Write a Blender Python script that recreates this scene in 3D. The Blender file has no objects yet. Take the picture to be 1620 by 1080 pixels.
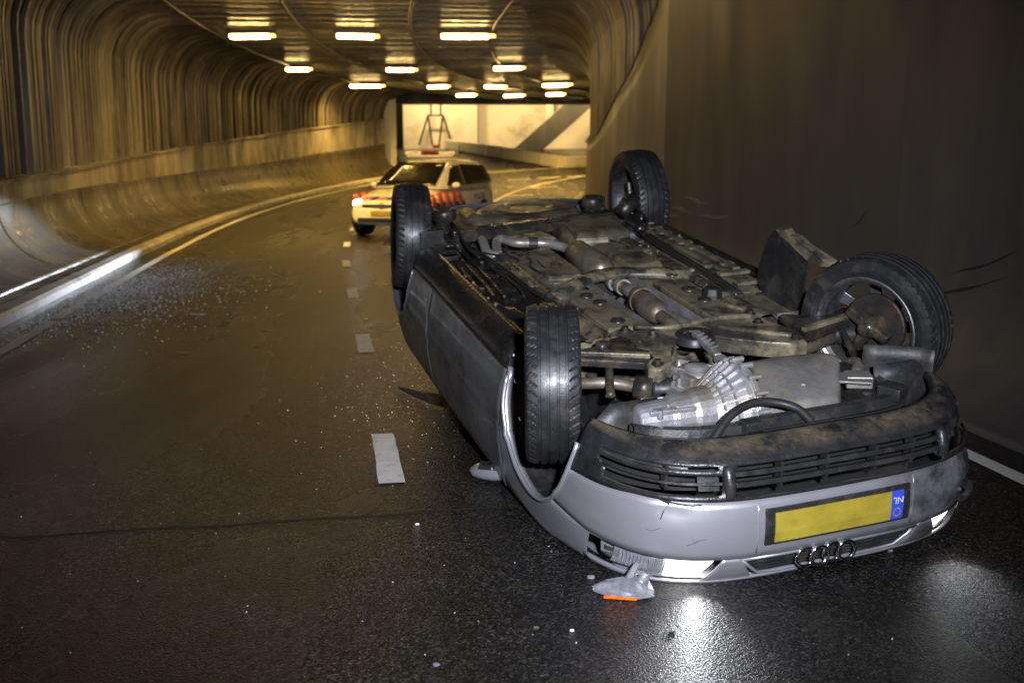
import bpy, bmesh, math, random
from mathutils import Vector, Matrix
import numpy as np
random.seed(7)
rng = np.random.default_rng(7)
PI = math.pi
C = bpy.context.scene.collection
sc = bpy.context.scene

# ------------------------------------------------------------------ camera, sky, exposure
CAM_H = 1.63753
cam_d = bpy.data.cameras.new('camera'); cam = bpy.data.objects.new('camera', cam_d); C.objects.link(cam)
cam.location = (0, 0, CAM_H); cam.rotation_euler = (PI/2 - .167732558, 0, 0)
cam_d.sensor_width = 36; cam_d.lens = 36*1668.567/1620
cam_d.clip_start = .05; cam_d.clip_end = 1000
cam_d.dof.use_dof = True; cam_d.dof.focus_distance = 4.9; cam_d.dof.aperture_fstop = 2.7
sc.camera = cam
w = bpy.data.worlds.new('World'); sc.world = w; w.use_nodes = True
nt = w.node_tree; bg = nt.nodes['Background']
sky = nt.nodes.new('ShaderNodeTexSky'); sky.sky_type = 'NISHITA'; sky.sun_disc = False
sky.sun_elevation = math.radians(4); sky.sun_rotation = math.radians(200)
nt.links.new(sky.outputs[0], bg.inputs[0]); bg.inputs[1].default_value = .004      # night: hardly any sky left
vs = sc.view_settings; vs.view_transform = 'Standard'; vs.look = 'None'; vs.exposure = 0; vs.gamma = 1; vs.use_curve_mapping = False
sc.cycles.use_denoising = True; sc.cycles.max_bounces = 7; sc.cycles.sample_clamp_indirect = 6; sc.cycles.caustics_reflective = False
SODIUM = (1.0, .57, .10)

def lamp(name, kind, loc, power, col, target=None, size=.3, size_y=None, angle=None, blend=.3):
    d = bpy.data.lights.new(name, kind); d.energy = power; d.color = col
    if kind == 'AREA':
        d.shape = 'RECTANGLE'; d.size = size; d.size_y = size_y or size
    else:
        d.shadow_soft_size = size
    if kind == 'SPOT':
        d.spot_size = math.radians(angle); d.spot_blend = blend
    o = bpy.data.objects.new(name, d); C.objects.link(o); o.location = loc
    if target is not None:
        o.rotation_euler = (Vector(target) - Vector(loc)).to_track_quat('-Z', 'Y').to_euler()
    return o
# the rescue crew's white floodlight that stands behind the camera
lamp('floodlight', 'SPOT', (.45, -.5, 2.15), 2500, (.84, .87, 1.0), (-.2, 9.0, .5), size=.10, angle=64, blend=1.0)

# ------------------------------------------------------------------ materials
def nd(t, typ, **kw):
    n = t.nodes.new(typ)
    for k, v in kw.items(): setattr(n, k, v)
    return n
MATS = {}
def pbr(name, col, rough=.5, metal=0, var=.15, scale=6, bump=0, bscale=60, dirt=None, dscale=5, damt=.45, rvar=.1,
        emit=None, estr=0, coat=0, trans=0, dust=None, spec=.5, stretch=(1, 1, 1), side=False):
    """principled surface: noisy colour and gloss, optional dirt patches, fine relief, optional dust on faces that look along -z of the object"""
    m = bpy.data.materials.new(name); m.use_nodes = True; t = m.node_tree; L = t.links.new
    b = t.nodes['Principled BSDF']
    b.inputs['Metallic'].default_value = metal; b.inputs['Roughness'].default_value = rough
    b.inputs['Specular IOR Level'].default_value = spec
    if coat: b.inputs['Coat Weight'].default_value = coat; b.inputs['Coat Roughness'].default_value = .06
    if trans: b.inputs['Transmission Weight'].default_value = trans; b.inputs['IOR'].default_value = 1.3
    tc = nd(t, 'ShaderNodeTexCoord'); mp = nd(t, 'ShaderNodeMapping'); mp.inputs['Scale'].default_value = stretch
    L(tc.outputs['Object'], mp.inputs[0])
    n1 = nd(t, 'ShaderNodeTexNoise'); n1.inputs['Scale'].default_value = scale; n1.inputs['Detail'].default_value = 6; n1.inputs['Roughness'].default_value = .65
    L(mp.outputs[0], n1.inputs[0])
    mr = nd(t, 'ShaderNodeMapRange'); mr.inputs[1].default_value = .3; mr.inputs[2].default_value = .7
    mr.inputs[3].default_value = 1 - var; mr.inputs[4].default_value = 1 + var; L(n1.outputs[0], mr.inputs[0])
    mx = nd(t, 'ShaderNodeMix', data_type='RGBA', blend_type='MULTIPLY'); mx.inputs[0].default_value = 1
    mx.inputs[6].default_value = (*col, 1); L(mr.outputs[0], mx.inputs[7]); colout = mx.outputs[2]
    rr = nd(t, 'ShaderNodeMapRange'); rr.inputs[1].default_value = .3; rr.inputs[2].default_value = .7
    rr.inputs[3].default_value = max(.02, rough - rvar); rr.inputs[4].default_value = min(1, rough + rvar)
    n2 = nd(t, 'ShaderNodeTexNoise'); n2.inputs['Scale'].default_value = scale*2.3; n2.inputs['Detail'].default_value = 5
    L(mp.outputs[0], n2.inputs[0]); L(n2.outputs[0], rr.inputs[0]); rout = rr.outputs[0]
    def mixin(fac, c, r):
        nonlocal colout, rout
        q = nd(t, 'ShaderNodeMix', data_type='RGBA'); L(fac, q.inputs[0]); L(colout, q.inputs[6]); q.inputs[7].default_value = (*c, 1); colout = q.outputs[2]
        q2 = nd(t, 'ShaderNodeMix'); L(fac, q2.inputs[0]); L(rout, q2.inputs[2]); q2.inputs[3].default_value = r; rout = q2.outputs[0]
    if dirt:
        n3 = nd(t, 'ShaderNodeTexNoise'); n3.inputs['Scale'].default_value = dscale; n3.inputs['Detail'].default_value = 8; n3.inputs['Roughness'].default_value = .7
        L(mp.outputs[0], n3.inputs[0])
        q = nd(t, 'ShaderNodeMapRange'); q.inputs[1].default_value = .62 - damt*.45; q.inputs[2].default_value = .78 - damt*.35; L(n3.outputs[0], q.inputs[0]); fac = q.outputs[0]
        if side:                                                     # road dirt caught on the side that slid along the wall
            sp = nd(t, 'ShaderNodeSeparateXYZ'); L(tc.outputs['Object'], sp.inputs[0])
            q5 = nd(t, 'ShaderNodeMapRange'); q5.inputs[1].default_value = -.02; q5.inputs[2].default_value = -.42; q5.inputs[4].default_value = .92; L(sp.outputs[1], q5.inputs[0])
            mu = nd(t, 'ShaderNodeMath', operation='MULTIPLY'); L(fac, mu.inputs[0]); L(q5.outputs[0], mu.inputs[1]); fac = mu.outputs[0]
        mixin(fac, dirt, max(rough, .5))
    if dust:
        ge = nd(t, 'ShaderNodeTexCoord'); sp = nd(t, 'ShaderNodeSeparateXYZ'); L(ge.outputs['Normal'], sp.inputs[0])
        q = nd(t, 'ShaderNodeMapRange'); q.inputs[1].default_value = -.74; q.inputs[2].default_value = -.97; L(sp.outputs[2], q.inputs[0])
        n4 = nd(t, 'ShaderNodeTexNoise'); n4.inputs['Scale'].default_value = 4.5; n4.inputs['Detail'].default_value = 9; n4.inputs['Roughness'].default_value = .75
        L(tc.outputs['Object'], n4.inputs[0])
        q3 = nd(t, 'ShaderNodeMapRange'); q3.inputs[1].default_value = .42; q3.inputs[2].default_value = .60; L(n4.outputs[0], q3.inputs[0])
        mu = nd(t, 'ShaderNodeMath', operation='MULTIPLY'); L(q.outputs[0], mu.inputs[0]); L(q3.outputs[0], mu.inputs[1])
        mixin(mu.outputs[0], dust, .42)
    L(colout, b.inputs['Base Color']); L(rout, b.inputs['Roughness'])
    if bump:
        nb = nd(t, 'ShaderNodeTexNoise'); nb.inputs['Scale'].default_value = bscale; nb.inputs['Detail'].default_value = 4
        L(mp.outputs[0], nb.inputs[0]); bp = nd(t, 'ShaderNodeBump'); bp.inputs['Strength'].default_value = bump; bp.inputs['Distance'].default_value = .01
        L(nb.outputs[0], bp.inputs['Height']); L(bp.outputs[0], b.inputs['Normal'])
    if emit:
        b.inputs['Emission Color'].default_value = (*emit, 1); b.inputs['Emission Strength'].default_value = estr
    MATS[name] = m
    return m

TAN = (.27, .23, .14)
M = dict(
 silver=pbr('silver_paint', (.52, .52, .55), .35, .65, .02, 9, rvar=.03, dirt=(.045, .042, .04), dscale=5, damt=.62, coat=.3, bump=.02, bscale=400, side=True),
 silver_dark=pbr('shaded_silver_paint', (.20, .205, .21), .36, .55, .12, 5, dirt=(.05, .05, .048), dscale=2.5, damt=.35, coat=.3, bump=.04, bscale=250),  # darker copy of the silver paint: its dim reflections put into the colour
 black=pbr('black_plastic', (.022, .022, .023), .33, 0, .4, 14, bump=.12, bscale=140, dirt=(.06, .055, .045), dscale=8, damt=.22),
 lip=pbr('scuffed_black_plastic', (.02, .02, .021), .33, 0, .4, 16, bump=.25, bscale=70, dust=(.125, .10, .062)),
 liner=pbr('wheel_liner', (.014, .014, .015), .5, 0, .3, 10, bump=.1, bscale=80, dirt=(.05, .047, .04), dscale=7, damt=.3),
 under=pbr('underseal', (.038, .035, .03), .34, 0, .4, 9, bump=.25, bscale=45, dirt=TAN, dscale=5, damt=.36, rvar=.15),
 underblack=pbr('wet_underseal', (.014, .0135, .013), .20, 0, .4, 9, bump=.25, bscale=90, dirt=(.06, .05, .034), dscale=6, damt=.14),
 dusty=pbr('dusty_panel', (.23, .195, .125), .45, 0, .4, 6, bump=.2, bscale=55, dirt=(.035, .031, .025), dscale=6, damt=.50, rvar=.18),
 frame=pbr('dusty_frame', (.05, .044, .035), .32, .1, .4, 7, bump=.2, bscale=60, dirt=TAN, dscale=5, damt=.40, rvar=.15),
 arm=pbr('wet_black_steel', (.03, .028, .026), .3, .3, .3, 9, bump=.15, bscale=60, dirt=(.13, .10, .06), dscale=6, damt=.3),
 alu=pbr('cast_aluminium', (.46, .46, .48), .42, .7, .2, 12, bump=.10, bscale=140, dirt=(.30, .25, .16), dscale=5, damt=.42),
 pan=pbr('oil_pan_alu', (.20, .19, .175), .5, .4, .3, 9, bump=.2, bscale=120, dirt=(.34, .28, .17), dscale=3.2, damt=.42),
 shield=pbr('heat_shield', (.42, .42, .42), .42, .7, .15, 7, bump=.2, bscale=30, dirt=(.2, .165, .11), dscale=4, damt=.3),
 exhaust=pbr('exhaust_steel', (.23, .20, .165), .48, .6, .25, 9, bump=.12, bscale=60, dirt=(.10, .06, .035), dscale=5, damt=.35),
 tailpipe=pbr('pale_exhaust_pipe', (.44, .42, .38), .42, .6, .15, 9, dirt=(.2, .165, .12), dscale=6, damt=.3),
 muffler=pbr('muffler_skin', (.31, .27, .19), .36, .6, .2, 7, dirt=(.08, .065, .04), dscale=6, damt=.42),
 tyre=pbr('tyre_rubber', (.017, .017, .018), .40, 0, .3, 12, bump=.08, bscale=120, dirt=(.05, .047, .042), dscale=9, damt=.25),
 rim=pbr('rim_metal', (.27, .27, .285), .36, .8, .2, 9, dirt=(.05, .045, .04), dscale=5, damt=.45),
 disc=pbr('brake_disc', (.04, .037, .035), .5, .5, .3, 9, dirt=(.09, .05, .03), dscale=8, damt=.25),
 rubber=pbr('black_rubber', (.018, .018, .018), .5, 0, .2, 9),
 chrome=pbr('chrome', (.72, .72, .74), .14, 1, .05, 9),
 yellow=pbr('plate_yellow', (.36, .28, .03), .45, 0, .22, 9),
 blue=pbr('plate_blue', (.045, .09, .62), .4, 0, .05, 5),
 white=pbr('print_white', (.8, .8, .8), .5, 0, .02, 5),
 lens=pbr('headlamp_glass', (.9, .9, .92), .08, 0, .02, 40, trans=.85, bump=.1, bscale=90),
 beam=pbr('lit_reflector', (.8, .8, .78), .3, 0, .1, 9, emit=(1, .97, .88), estr=2.6),
 beam2=pbr('lit_bulb', (.8, .8, .78), .3, 0, 0, 9, emit=(1, .98, .92), estr=60),
 amber=pbr('amber_plastic', (.85, .16, .01), .3, 0, .2, 9, emit=None),
 clear=pbr('clear_plastic', (.50, .51, .55), .16, .1, .35, 30, bump=.2, bscale=60, trans=.55),
 void=pbr('dark_inside', (.006, .006, .006), .8, 0, .1, 5),
)

# --- road, walls
def road_mat():
    m = bpy.data.materials.new('wet_asphalt'); m.use_nodes = True; t = m.node_tree; L = t.links.new; b = t.nodes['Principled BSDF']
    tc = nd(t, 'ShaderNodeTexCoord')
    def noise(s, d=4, r=.6):
        n = nd(t, 'ShaderNodeTexNoise'); n.inputs['Scale'].default_value = s; n.inputs['Detail'].default_value = d; n.inputs['Roughness'].default_value = r
        L(tc.outputs['Object'], n.inputs[0]); return n.outputs[0]
    def mr(x, a, b_, c, d):
        q = nd(t, 'ShaderNodeMapRange'); q.inputs[1].default_value = a; q.inputs[2].default_value = b_; q.inputs[3].default_value = c; q.inputs[4].default_value = d
        L(x, q.inputs[0]); return q.outputs[0]
    mpz = nd(t, 'ShaderNodeMapping'); mpz.inputs['Scale'].default_value = (1.0, .16, 1); mpz.inputs['Rotation'].default_value = (0, 0, -.17); L(tc.outputs['Object'], mpz.inputs[0]); nbig = nd(t, 'ShaderNodeTexNoise'); nbig.inputs['Scale'].default_value = 1.1; nbig.inputs['Detail'].default_value = 3; L(mpz.outputs[0], nbig.inputs[0]); big = nbig.outputs[0]; mid = noise(3.1, 3); fine = noise(160, 3, .7)
    vo = nd(t, 'ShaderNodeTexVoronoi'); vo.inputs['Scale'].default_value = 115; L(tc.outputs['Object'], vo.inputs[0])
    mx = nd(t, 'ShaderNodeMix', data_type='RGBA'); mx.inputs[6].default_value = (.0065, .006, .006, 1); mx.inputs[7].default_value = (.105, .10, .092, 1)  # pale stone grains, also painted glints of the wet surface
    sp = nd(t, 'ShaderNodeMath', operation='MULTIPLY'); pw = nd(t, 'ShaderNodeMath', operation='POWER'); pw.inputs[1].default_value = 3.2; L(mr(vo.outputs['Color'], .1, .95, 0, 1), pw.inputs[0]); L(pw.outputs[0], sp.inputs[0]); L(mr(mid, .3, .7, .5, 1.2), sp.inputs[1])
    L(sp.outputs[0], mx.inputs[0]); L(mx.outputs[2], b.inputs['Base Color'])
    r1 = mr(big, .3, .7, .15, .36); b.inputs['Specular IOR Level'].default_value = .36
    r2 = nd(t, 'ShaderNodeMath', operation='ADD'); L(r1, r2.inputs[0]); L(mr(mid, .3, .7, -.012, .012), r2.inputs[1]); L(r2.outputs[0], b.inputs['Roughness'])
    hs = nd(t, 'ShaderNodeMath', operation='ADD'); L(mr(vo.outputs['Distance'], 0, .9, 1, 0), hs.inputs[0]); L(fine, hs.inputs[1])
    bp = nd(t, 'ShaderNodeBump'); bp.inputs['Strength'].default_value = .8; bp.inputs['Distance'].default_value = .006; L(hs.outputs[0], bp.inputs['Height'])
    L(bp.outputs[0], b.inputs['Normal'])
    return m
M['road'] = road_mat()
M['paint'] = pbr('worn_road_paint', (.78, .77, .74), .45, 0, .12, 9, bump=.3, bscale=110, dirt=(.22, .215, .205), dscale=14, damt=.14)
M['kerb'] = pbr('kerb_concrete', (.50, .49, .47), .5, 0, .15, 6, bump=.25, bscale=60, dirt=(.14, .13, .115), dscale=3, damt=.3)
M['walk'] = pbr('wet_concrete_walk', (.075, .068, .06), .3, 0, .3, 3, bump=.2, bscale=50, dirt=(.03, .027, .024), dscale=2, damt=.35)
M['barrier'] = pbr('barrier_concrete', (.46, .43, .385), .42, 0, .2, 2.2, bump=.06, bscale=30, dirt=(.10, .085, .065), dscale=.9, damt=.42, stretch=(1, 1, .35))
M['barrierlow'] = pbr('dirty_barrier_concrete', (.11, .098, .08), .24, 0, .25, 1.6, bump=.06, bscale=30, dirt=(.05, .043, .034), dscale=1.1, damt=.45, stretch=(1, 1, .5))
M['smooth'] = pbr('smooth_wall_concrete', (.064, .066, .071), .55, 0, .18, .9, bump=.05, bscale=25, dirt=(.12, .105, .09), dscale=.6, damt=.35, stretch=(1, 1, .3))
M['pale'] = pbr('lit_wall_concrete', (.21, .20, .185), .45, 0, .18, 1.2, bump=.05, bscale=25, dirt=(.17, .15, .12), dscale=.9, damt=.3, stretch=(1, 1, .25))  # paler copy of the wall concrete: lamp light painted into the colour
M['midwall'] = pbr('half_lit_wall_concrete', (.082, .082, .083), .52, 0, .18, .9, bump=.05, bscale=25, dirt=(.08, .075, .065), dscale=.6, damt=.35, stretch=(1, 1, .3))  # step between the dark and the lit wall copy, painted light falloff
M['slat'] = pbr('slat_wood', (.34, .31, .25), .5, 0, .3, 1.8, bump=.1, bscale=30, dirt=(.06, .05, .035), dscale=.55, damt=.55, stretch=(1, 1, .45))  # dirt patches, made larger and darker to paint in shade between the lamps
M['slat2'] = pbr('old_slat_wood', (.21, .18, .135), .5, 0, .3, 1.8, bump=.1, bscale=30, dirt=(.035, .03, .022), dscale=.55, damt=.6, stretch=(1, 1, .3))  # same here: the dark patches hold dirt and painted shade
M['ceil'] = pbr('ceiling_slat', (.20, .175, .12), .30, 0, .3, 2, bump=.1, bscale=20)
M['back'] = pbr('lining_backing', (.05, .045, .035), .7, 0, .2, 2)
M['panelwhite'] = pbr('white_wall_panel', (.74, .72, .67), .5, 0, .08, .5, dirt=(.45, .42, .36), dscale=.5, damt=.2)
M['lampon'] = pbr('lit_tunnel_lamp', (.8, .7, .5), .4, 0, 0, 5, emit=(1, .66, .22), estr=30)
M['lampdim'] = pbr('amber_lamp_end', (.8, .6, .3), .4, 0, 0, 5, emit=(1, .52, .10), estr=5)
M['housing'] = pbr('lamp_housing', (.10, .09, .08), .5, .4, .1, 5)
M['steel'] = pbr('dark_steel', (.05, .045, .04), .5, .4, .2, 5)
M['glassbits'] = pbr('broken_glass', (.80, .85, .88), .12, 0, .1, 30, spec=1.0, trans=.25)
# police car
M['pwhite'] = pbr('white_car_paint', (.84, .83, .80), .28, 0, .04, 4, coat=.5)
M['pglass'] = pbr('car_glass', (.015, .015, .016), .06, 0, .1, 4, spec=.8)
M['porange'] = pbr('orange_stripe', (.95, .23, .09), .4, 0, .04, 4)
M['pblue'] = pbr('blue_stripe', (.02, .04, .48), .4, 0, .04, 4)
M['pred'] = pbr('red_lens', (.20, .012, .01), .2, 0, .05, 4)
M['pxenon'] = pbr('xenon_headlamp', (.8, .8, .85), .2, 0, 0, 4, emit=(.80, .88, 1.0), estr=12)

# ------------------------------------------------------------------ mesh helpers
class MB:
    def __init__(s): s.v = []; s.f = []
    def add(s, v, f):
        o = len(s.v); s.v += [tuple(p) for p in v]; s.f += [tuple(i+o for i in q) for q in f]; return s
    def grid(s, P, closeu=False, closev=False):
        """P[i][j] points"""
        n = len(P); m = len(P[0]); f = []
        for i in range(n if closeu else n-1):
            for j in range(m if closev else m-1):
                a = i; b = (i+1) % n; c = j; d = (j+1) % m
                f.append((a*m+c, b*m+c, b*m+d, a*m+d))
        return s.add([p for r in P for p in r], f)
    def box(s, c, d, R=None, taper=1.0):
        x, y, z = d[0]/2, d[1]/2, d[2]/2
        v = [(-x, -y, -z), (x, -y, -z), (x, y, -z), (-x, y, -z), (-x*taper, -y*taper, z), (x*taper, -y*taper, z), (x*taper, y*taper, z), (-x*taper, y*taper, z)]
        v = [Vector(p) for p in v]
        if R is not None: v = [R @ p for p in v]
        v = [p + Vector(c) for p in v]
        return s.add(v, [(0, 3, 2, 1), (4, 5, 6, 7), (0, 1, 5, 4), (1, 2, 6, 5), (2, 3, 7, 6), (3, 0, 4, 7)])
    def bar(s, a, b, wd, h, up=(0, 0, 1)):
        a = Vector(a); b = Vector(b); t = (b-a).normalized(); sd = t.cross(Vector(up)).normalized(); u = sd.cross(t)
        v = []
        for p in (a, b):
            for i, j in ((-1, -1), (1, -1), (1, 1), (-1, 1)): v.append(p + sd*i*wd/2 + u*j*h/2)
        return s.add(v, [(0, 3, 2, 1), (4, 5, 6, 7), (0, 1, 5, 4), (1, 2, 6, 5), (2, 3, 7, 6), (3, 0, 4, 7)])
    def tube(s, pts, r, n=10, cap=True):
        pts = [Vector(p) for p in pts]; rs = r if isinstance(r, (list, tuple)) else [r]*len(pts)
        P = []; up = None
        for i, p in enumerate(pts):
            t = (pts[min(i+1, len(pts)-1)] - pts[max(i-1, 0)]).normalized()
            if up is None:
                up = Vector((0, 0, 1)) if abs(t.z) < .9 else Vector((1, 0, 0))
            sd = t.cross(up).normalized(); up = sd.cross(t)
            P.append([p + (sd*math.cos(2*PI*k/n) + up*math.sin(2*PI*k/n))*rs[i] for k in range(n)])
        o = len(s.v); s.grid(P, closev=True)
        if cap: s.f += [tuple(o+k for k in range(n))[::-1], tuple(o+(len(pts)-1)*n+k for k in range(n))]
        return s
    def lathe(s, prof, c, axis='y', n=32, squash=1.0, close=False):
        """prof: (radius, position along the axis)"""
        P = []
        for k in range(n):
            a = 2*PI*k/n; row = []
            for r, h in prof:
                u, v_ = r*math.cos(a), r*math.sin(a)*squash
                row.append({'y': (c[0]+u, c[1]+h, c[2]+v_), 'z': (c[0]+u, c[1]+v_, c[2]+h), 'x': (c[0]+h, c[1]+u, c[2]+v_)}[axis])
            P.append(row)
        return s.grid(P, closeu=True, closev=close)
    def prism(s, poly, z0, z1, chamfer=0):
        """outline in x,y, from z0 (the side that shows) to z1"""
        n = len(poly); cx = sum(p[0] for p in poly)/n; cy = sum(p[1] for p in poly)/n
        def inset(p, q):
            d = math.hypot(p[0]-cx, p[1]-cy) + 1e-6; k = max(0, 1-q/d); return (cx+(p[0]-cx)*k, cy+(p[1]-cy)*k)
        rings = []
        if chamfer: rings.append([(*inset(p, chamfer), z0) for p in poly]); rings.append([(*p, z0+chamfer*.7*(1 if z1 > z0 else -1)) for p in poly])
        else: rings.append([(*p, z0) for p in poly])
        rings.append([(*p, z1) for p in poly])
        o = len(s.v); s.grid(rings, closev=True); s.f.append(tuple(o+k for k in range(n))); s.f.append(tuple(o+(len(rings)-1)*n+k for k in range(n))[::-1])
        return s
    def build(s, name, mat, parent=None, smooth=False, bevel=0, solid=0, label=None, subsurf=0, seg=2, loc=None):
        me = bpy.data.meshes.new(name); me.from_pydata([tuple(p) for p in s.v], [], s.f); me.update()
        bm = bmesh.new(); bm.from_mesh(me); bmesh.ops.remove_doubles(bm, verts=bm.verts, dist=1e-5)
        bmesh.ops.recalc_face_normals(bm, faces=bm.faces); bm.to_mesh(me); bm.free()
        o = bpy.data.objects.new(name, me); C.objects.link(o); me.materials.append(mat)
        if smooth: me.polygons.foreach_set('use_smooth', [True]*len(me.polygons))
        if parent is not None: o.parent = parent
        if loc is not None: o.location = loc
        if solid:
            q = o.modifiers.new('solid', 'SOLIDIFY'); q.thickness = solid; q.offset = 0
        if bevel:
            q = o.modifiers.new('bevel', 'BEVEL'); q.width = bevel; q.segments = seg; q.limit_method = 'ANGLE'; q.angle_limit = math.radians(35)
        if subsurf:
            q = o.modifiers.new('sub', 'SUBSURF'); q.levels = q.render_levels = subsurf
        if label: o['label'] = label
        return o
def empty(name, label, cat, loc=(0, 0, 0), group=None):
    o = bpy.data.objects.new(name, None); C.objects.link(o); o.location = loc; o['label'] = label; o['category'] = cat
    if group: o['group'] = group
    return o
def tag(o, label, cat, group=None):
    o['label'] = label; o['category'] = cat
    if group: o['group'] = group
    return o
def struct(o, label=None):
    o['kind'] = 'structure'
    if label: o['label'] = label
    return o
def smooth_path(pts, n=6):
    """Catmull-Rom through the points"""
    P = [Vector(p) for p in pts]; out = []
    for i in range(len(P)-1):
        a, b, c, d = P[max(i-1, 0)], P[i], P[i+1], P[min(i+2, len(P)-1)]
        for k in range(n):
            t = k/n; out.append(.5*((2*b)+(c-a)*t+(2*a-5*b+4*c-d)*t*t+(3*b-a-3*c+d)*t**3))
    out.append(P[-1]); return out
def text_mesh(name, body, size, mat, parent, M4, depth=.0006):
    cu = bpy.data.curves.new(name, 'FONT'); cu.body = body; cu.size = size; cu.extrude = depth; cu.align_x = 'CENTER'; cu.align_y = 'CENTER'
    tmp = bpy.data.objects.new(name, cu); C.objects.link(tmp)
    dg = bpy.context.evaluated_depsgraph_get(); me = bpy.data.meshes.new_from_object(tmp.evaluated_get(dg))
    bpy.data.objects.remove(tmp); me.name = name; me.materials.clear(); me.materials.append(mat)
    me.transform(M4); o = bpy.data.objects.new(name, me); C.objects.link(o); o.parent = parent; return o

# ------------------------------------------------------------------ the line of the road
DS = .25
S = np.arange(-14, 60.01, DS)
kap = np.clip(-.00764+.00104*S, -.002, .042); kap[S < 0] = 0
TH = .1644 - np.concatenate([[0], np.cumsum((kap[1:]+kap[:-1])/2*DS)])
PX = np.zeros(len(S)); PY = np.zeros(len(S))
for i in range(1, len(S)):
    t_ = (TH[i]+TH[i-1])/2; PX[i] = PX[i-1]-math.sin(t_)*DS; PY[i] = PY[i-1]+math.cos(t_)*DS
i0 = int(14/DS); PX += -.5797-PX[i0]; PY += 5-PY[i0]
GY = [-40, 15, 20.8, 24.75, 28.7, 32.7, 36.7, 40.6, 44.5, 48, 51.4, 54.2, 56.6, 60, 75, 200]
GZ = [0, 0, .03, .10, .19, .32, .48, .68, .90, 1.16, 1.46, 1.79, 2.05, 2.35, 2.8, 2.8]
def g(y): return float(np.interp(y, GY, GZ))
def at(s, lat, dz=0.0):
    x = np.interp(s, S, PX); y = np.interp(s, S, PY); t = np.interp(s, S, TH)
    X = x-lat*math.cos(t); Y = y-lat*math.sin(t)
    return Vector((float(X), float(Y), g(float(Y))+dz))
def heading(s): return float(np.interp(s, S, TH))
def lat_r(s): return float(np.interp(s, [8, 12, 16, 20, 24, 28, 32], [-4.3, -4.4, -4.85, -5.5, -6.05, -6.3, -6.4]))
LAT_L = 4.99
def lip(s): return .97+.0347*max(0, min(s, 46)) - .12*max(0, 1-s/8)

# the ground sheet: one piece out to the horizon, joined by the road surface
b = MB(); xs = [-400, -60, -20, -10, -6, -3, 0, 3, 6, 10, 20, 60, 400]; ys = [-300, -30, 10, 15, 18, 20.8, 22.8, 24.75, 26.7, 28.7, 30.7, 32.7, 34.7, 36.7, 38.7, 40.6, 42.5, 44.5, 46.2, 48, 49.7, 51.4, 52.8, 54.2, 55.4, 56.6, 60, 75, 400]
b.grid([[(x, y, g(y)) for x in xs] for y in ys]); struct(b.build('road', M['road'], smooth=True), 'wet dark asphalt road through the tunnel')

# painted markings, 4 mm above the road
def strip(name, s0, s1, lat, wd, mat, n=None, ragged=0, dz=.004, latf=None):
    n = n or max(2, int((s1-s0)/.5)); P = []
    for i in range(n+1):
        s = s0+(s1-s0)*i/n; l = lat if latf is None else latf(s)
        P.append([at(s, l+wd/2+random.uniform(-ragged, ragged), dz), at(s, l-wd/2+random.uniform(-ragged, ragged), dz)])
    return struct(MB().grid(P).build(name, mat))
for k in range(8):
    s0 = .27+3.87*k; strip('lane_dash', s0, s0+1.02, 0, .135, M['paint'], n=8, ragged=.004)
strip('edge_line', 3.0, 6.6, 3.157, .12, M['paint'], n=30, ragged=.008)
strip('edge_line', 6.75, 8.2, 3.157, .12, M['paint'], n=16, ragged=.012)
strip('edge_line', 8.4, 46, 3.157, .13, M['paint'], n=90, ragged=.006)
strip('edge_line', -6, 46, -3.27, .12, M['paint'], n=110, ragged=.006)
for x, y in ((.3, 45), (1.6, 45.8), (2.85, 46.5), (.25, 37.2), (1.3, 41)):
    d = Vector((math.cos(.5), math.sin(.5), 0)); nrm = Vector((-d.y, d.x, 0)); P = []
    for q in (-.55, .55): P.append([Vector((x, y, 0))+d*q+nrm*h for h in (-.12, .12)])
    P = [[Vector((p.x, p.y, g(p.y)+.008)) for p in r] for r in P]; struct(MB().grid(P).build('lane_dash', M['paint']))
P = [[(x, y+q, g(y+q)+.008) for q in (-.12, .12)] for x, y in ((-4.6, 47.6), (-1.0, 48.5), (1.4, 50), (5, 52.5))]; struct(MB().grid(P).build('edge_line', M['paint']))
# sawn joint across both lanes
P = []
for i in range(60):
    t_ = i/59; x = -6+11*t_; y = 4.45+(x+2.263)*.1925+.012*math.sin(i*1.7)+random.uniform(-.006, .006); wd = .009+random.uniform(0, .006); P.append([(x, y-wd, .003), (x, y+wd, .003)])
struct(MB().grid(P).build('road_joint', M['void']))

# kerb of single stones along the left edge line
kerb = empty('kerb', 'raised concrete kerb along the left road edge', 'kerb', at(6, 3.62))
KL = 3.56
for k in range(42):
    s0 = -2+k*1.0; q = MB(); P = []
    for s in (s0+.006, s0+.5, s0+.994):
        P.append([at(s, KL, -.02), at(s, KL, .085), at(s, KL+.035, .125), at(s, KL+.20, .13), at(s, KL+.20, -.02)])
    q.grid(P, closev=True); n5 = 5; q.f += [tuple(range(5))[::-1], tuple(range(10, 15))]
    o = q.build('kerb_stone', M['kerb']); o.parent = kerb; o.matrix_parent_inverse = Matrix.Translation(-kerb.location)
# walkway between kerb and barrier
struct(MB().grid([[at(s, KL+.2, .115), at(s, KL+.75, .12)] for s in np.arange(-3, 45, 1.0)]).build('walkway', M['walk']), 'narrow wet concrete strip behind the kerb')

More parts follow.
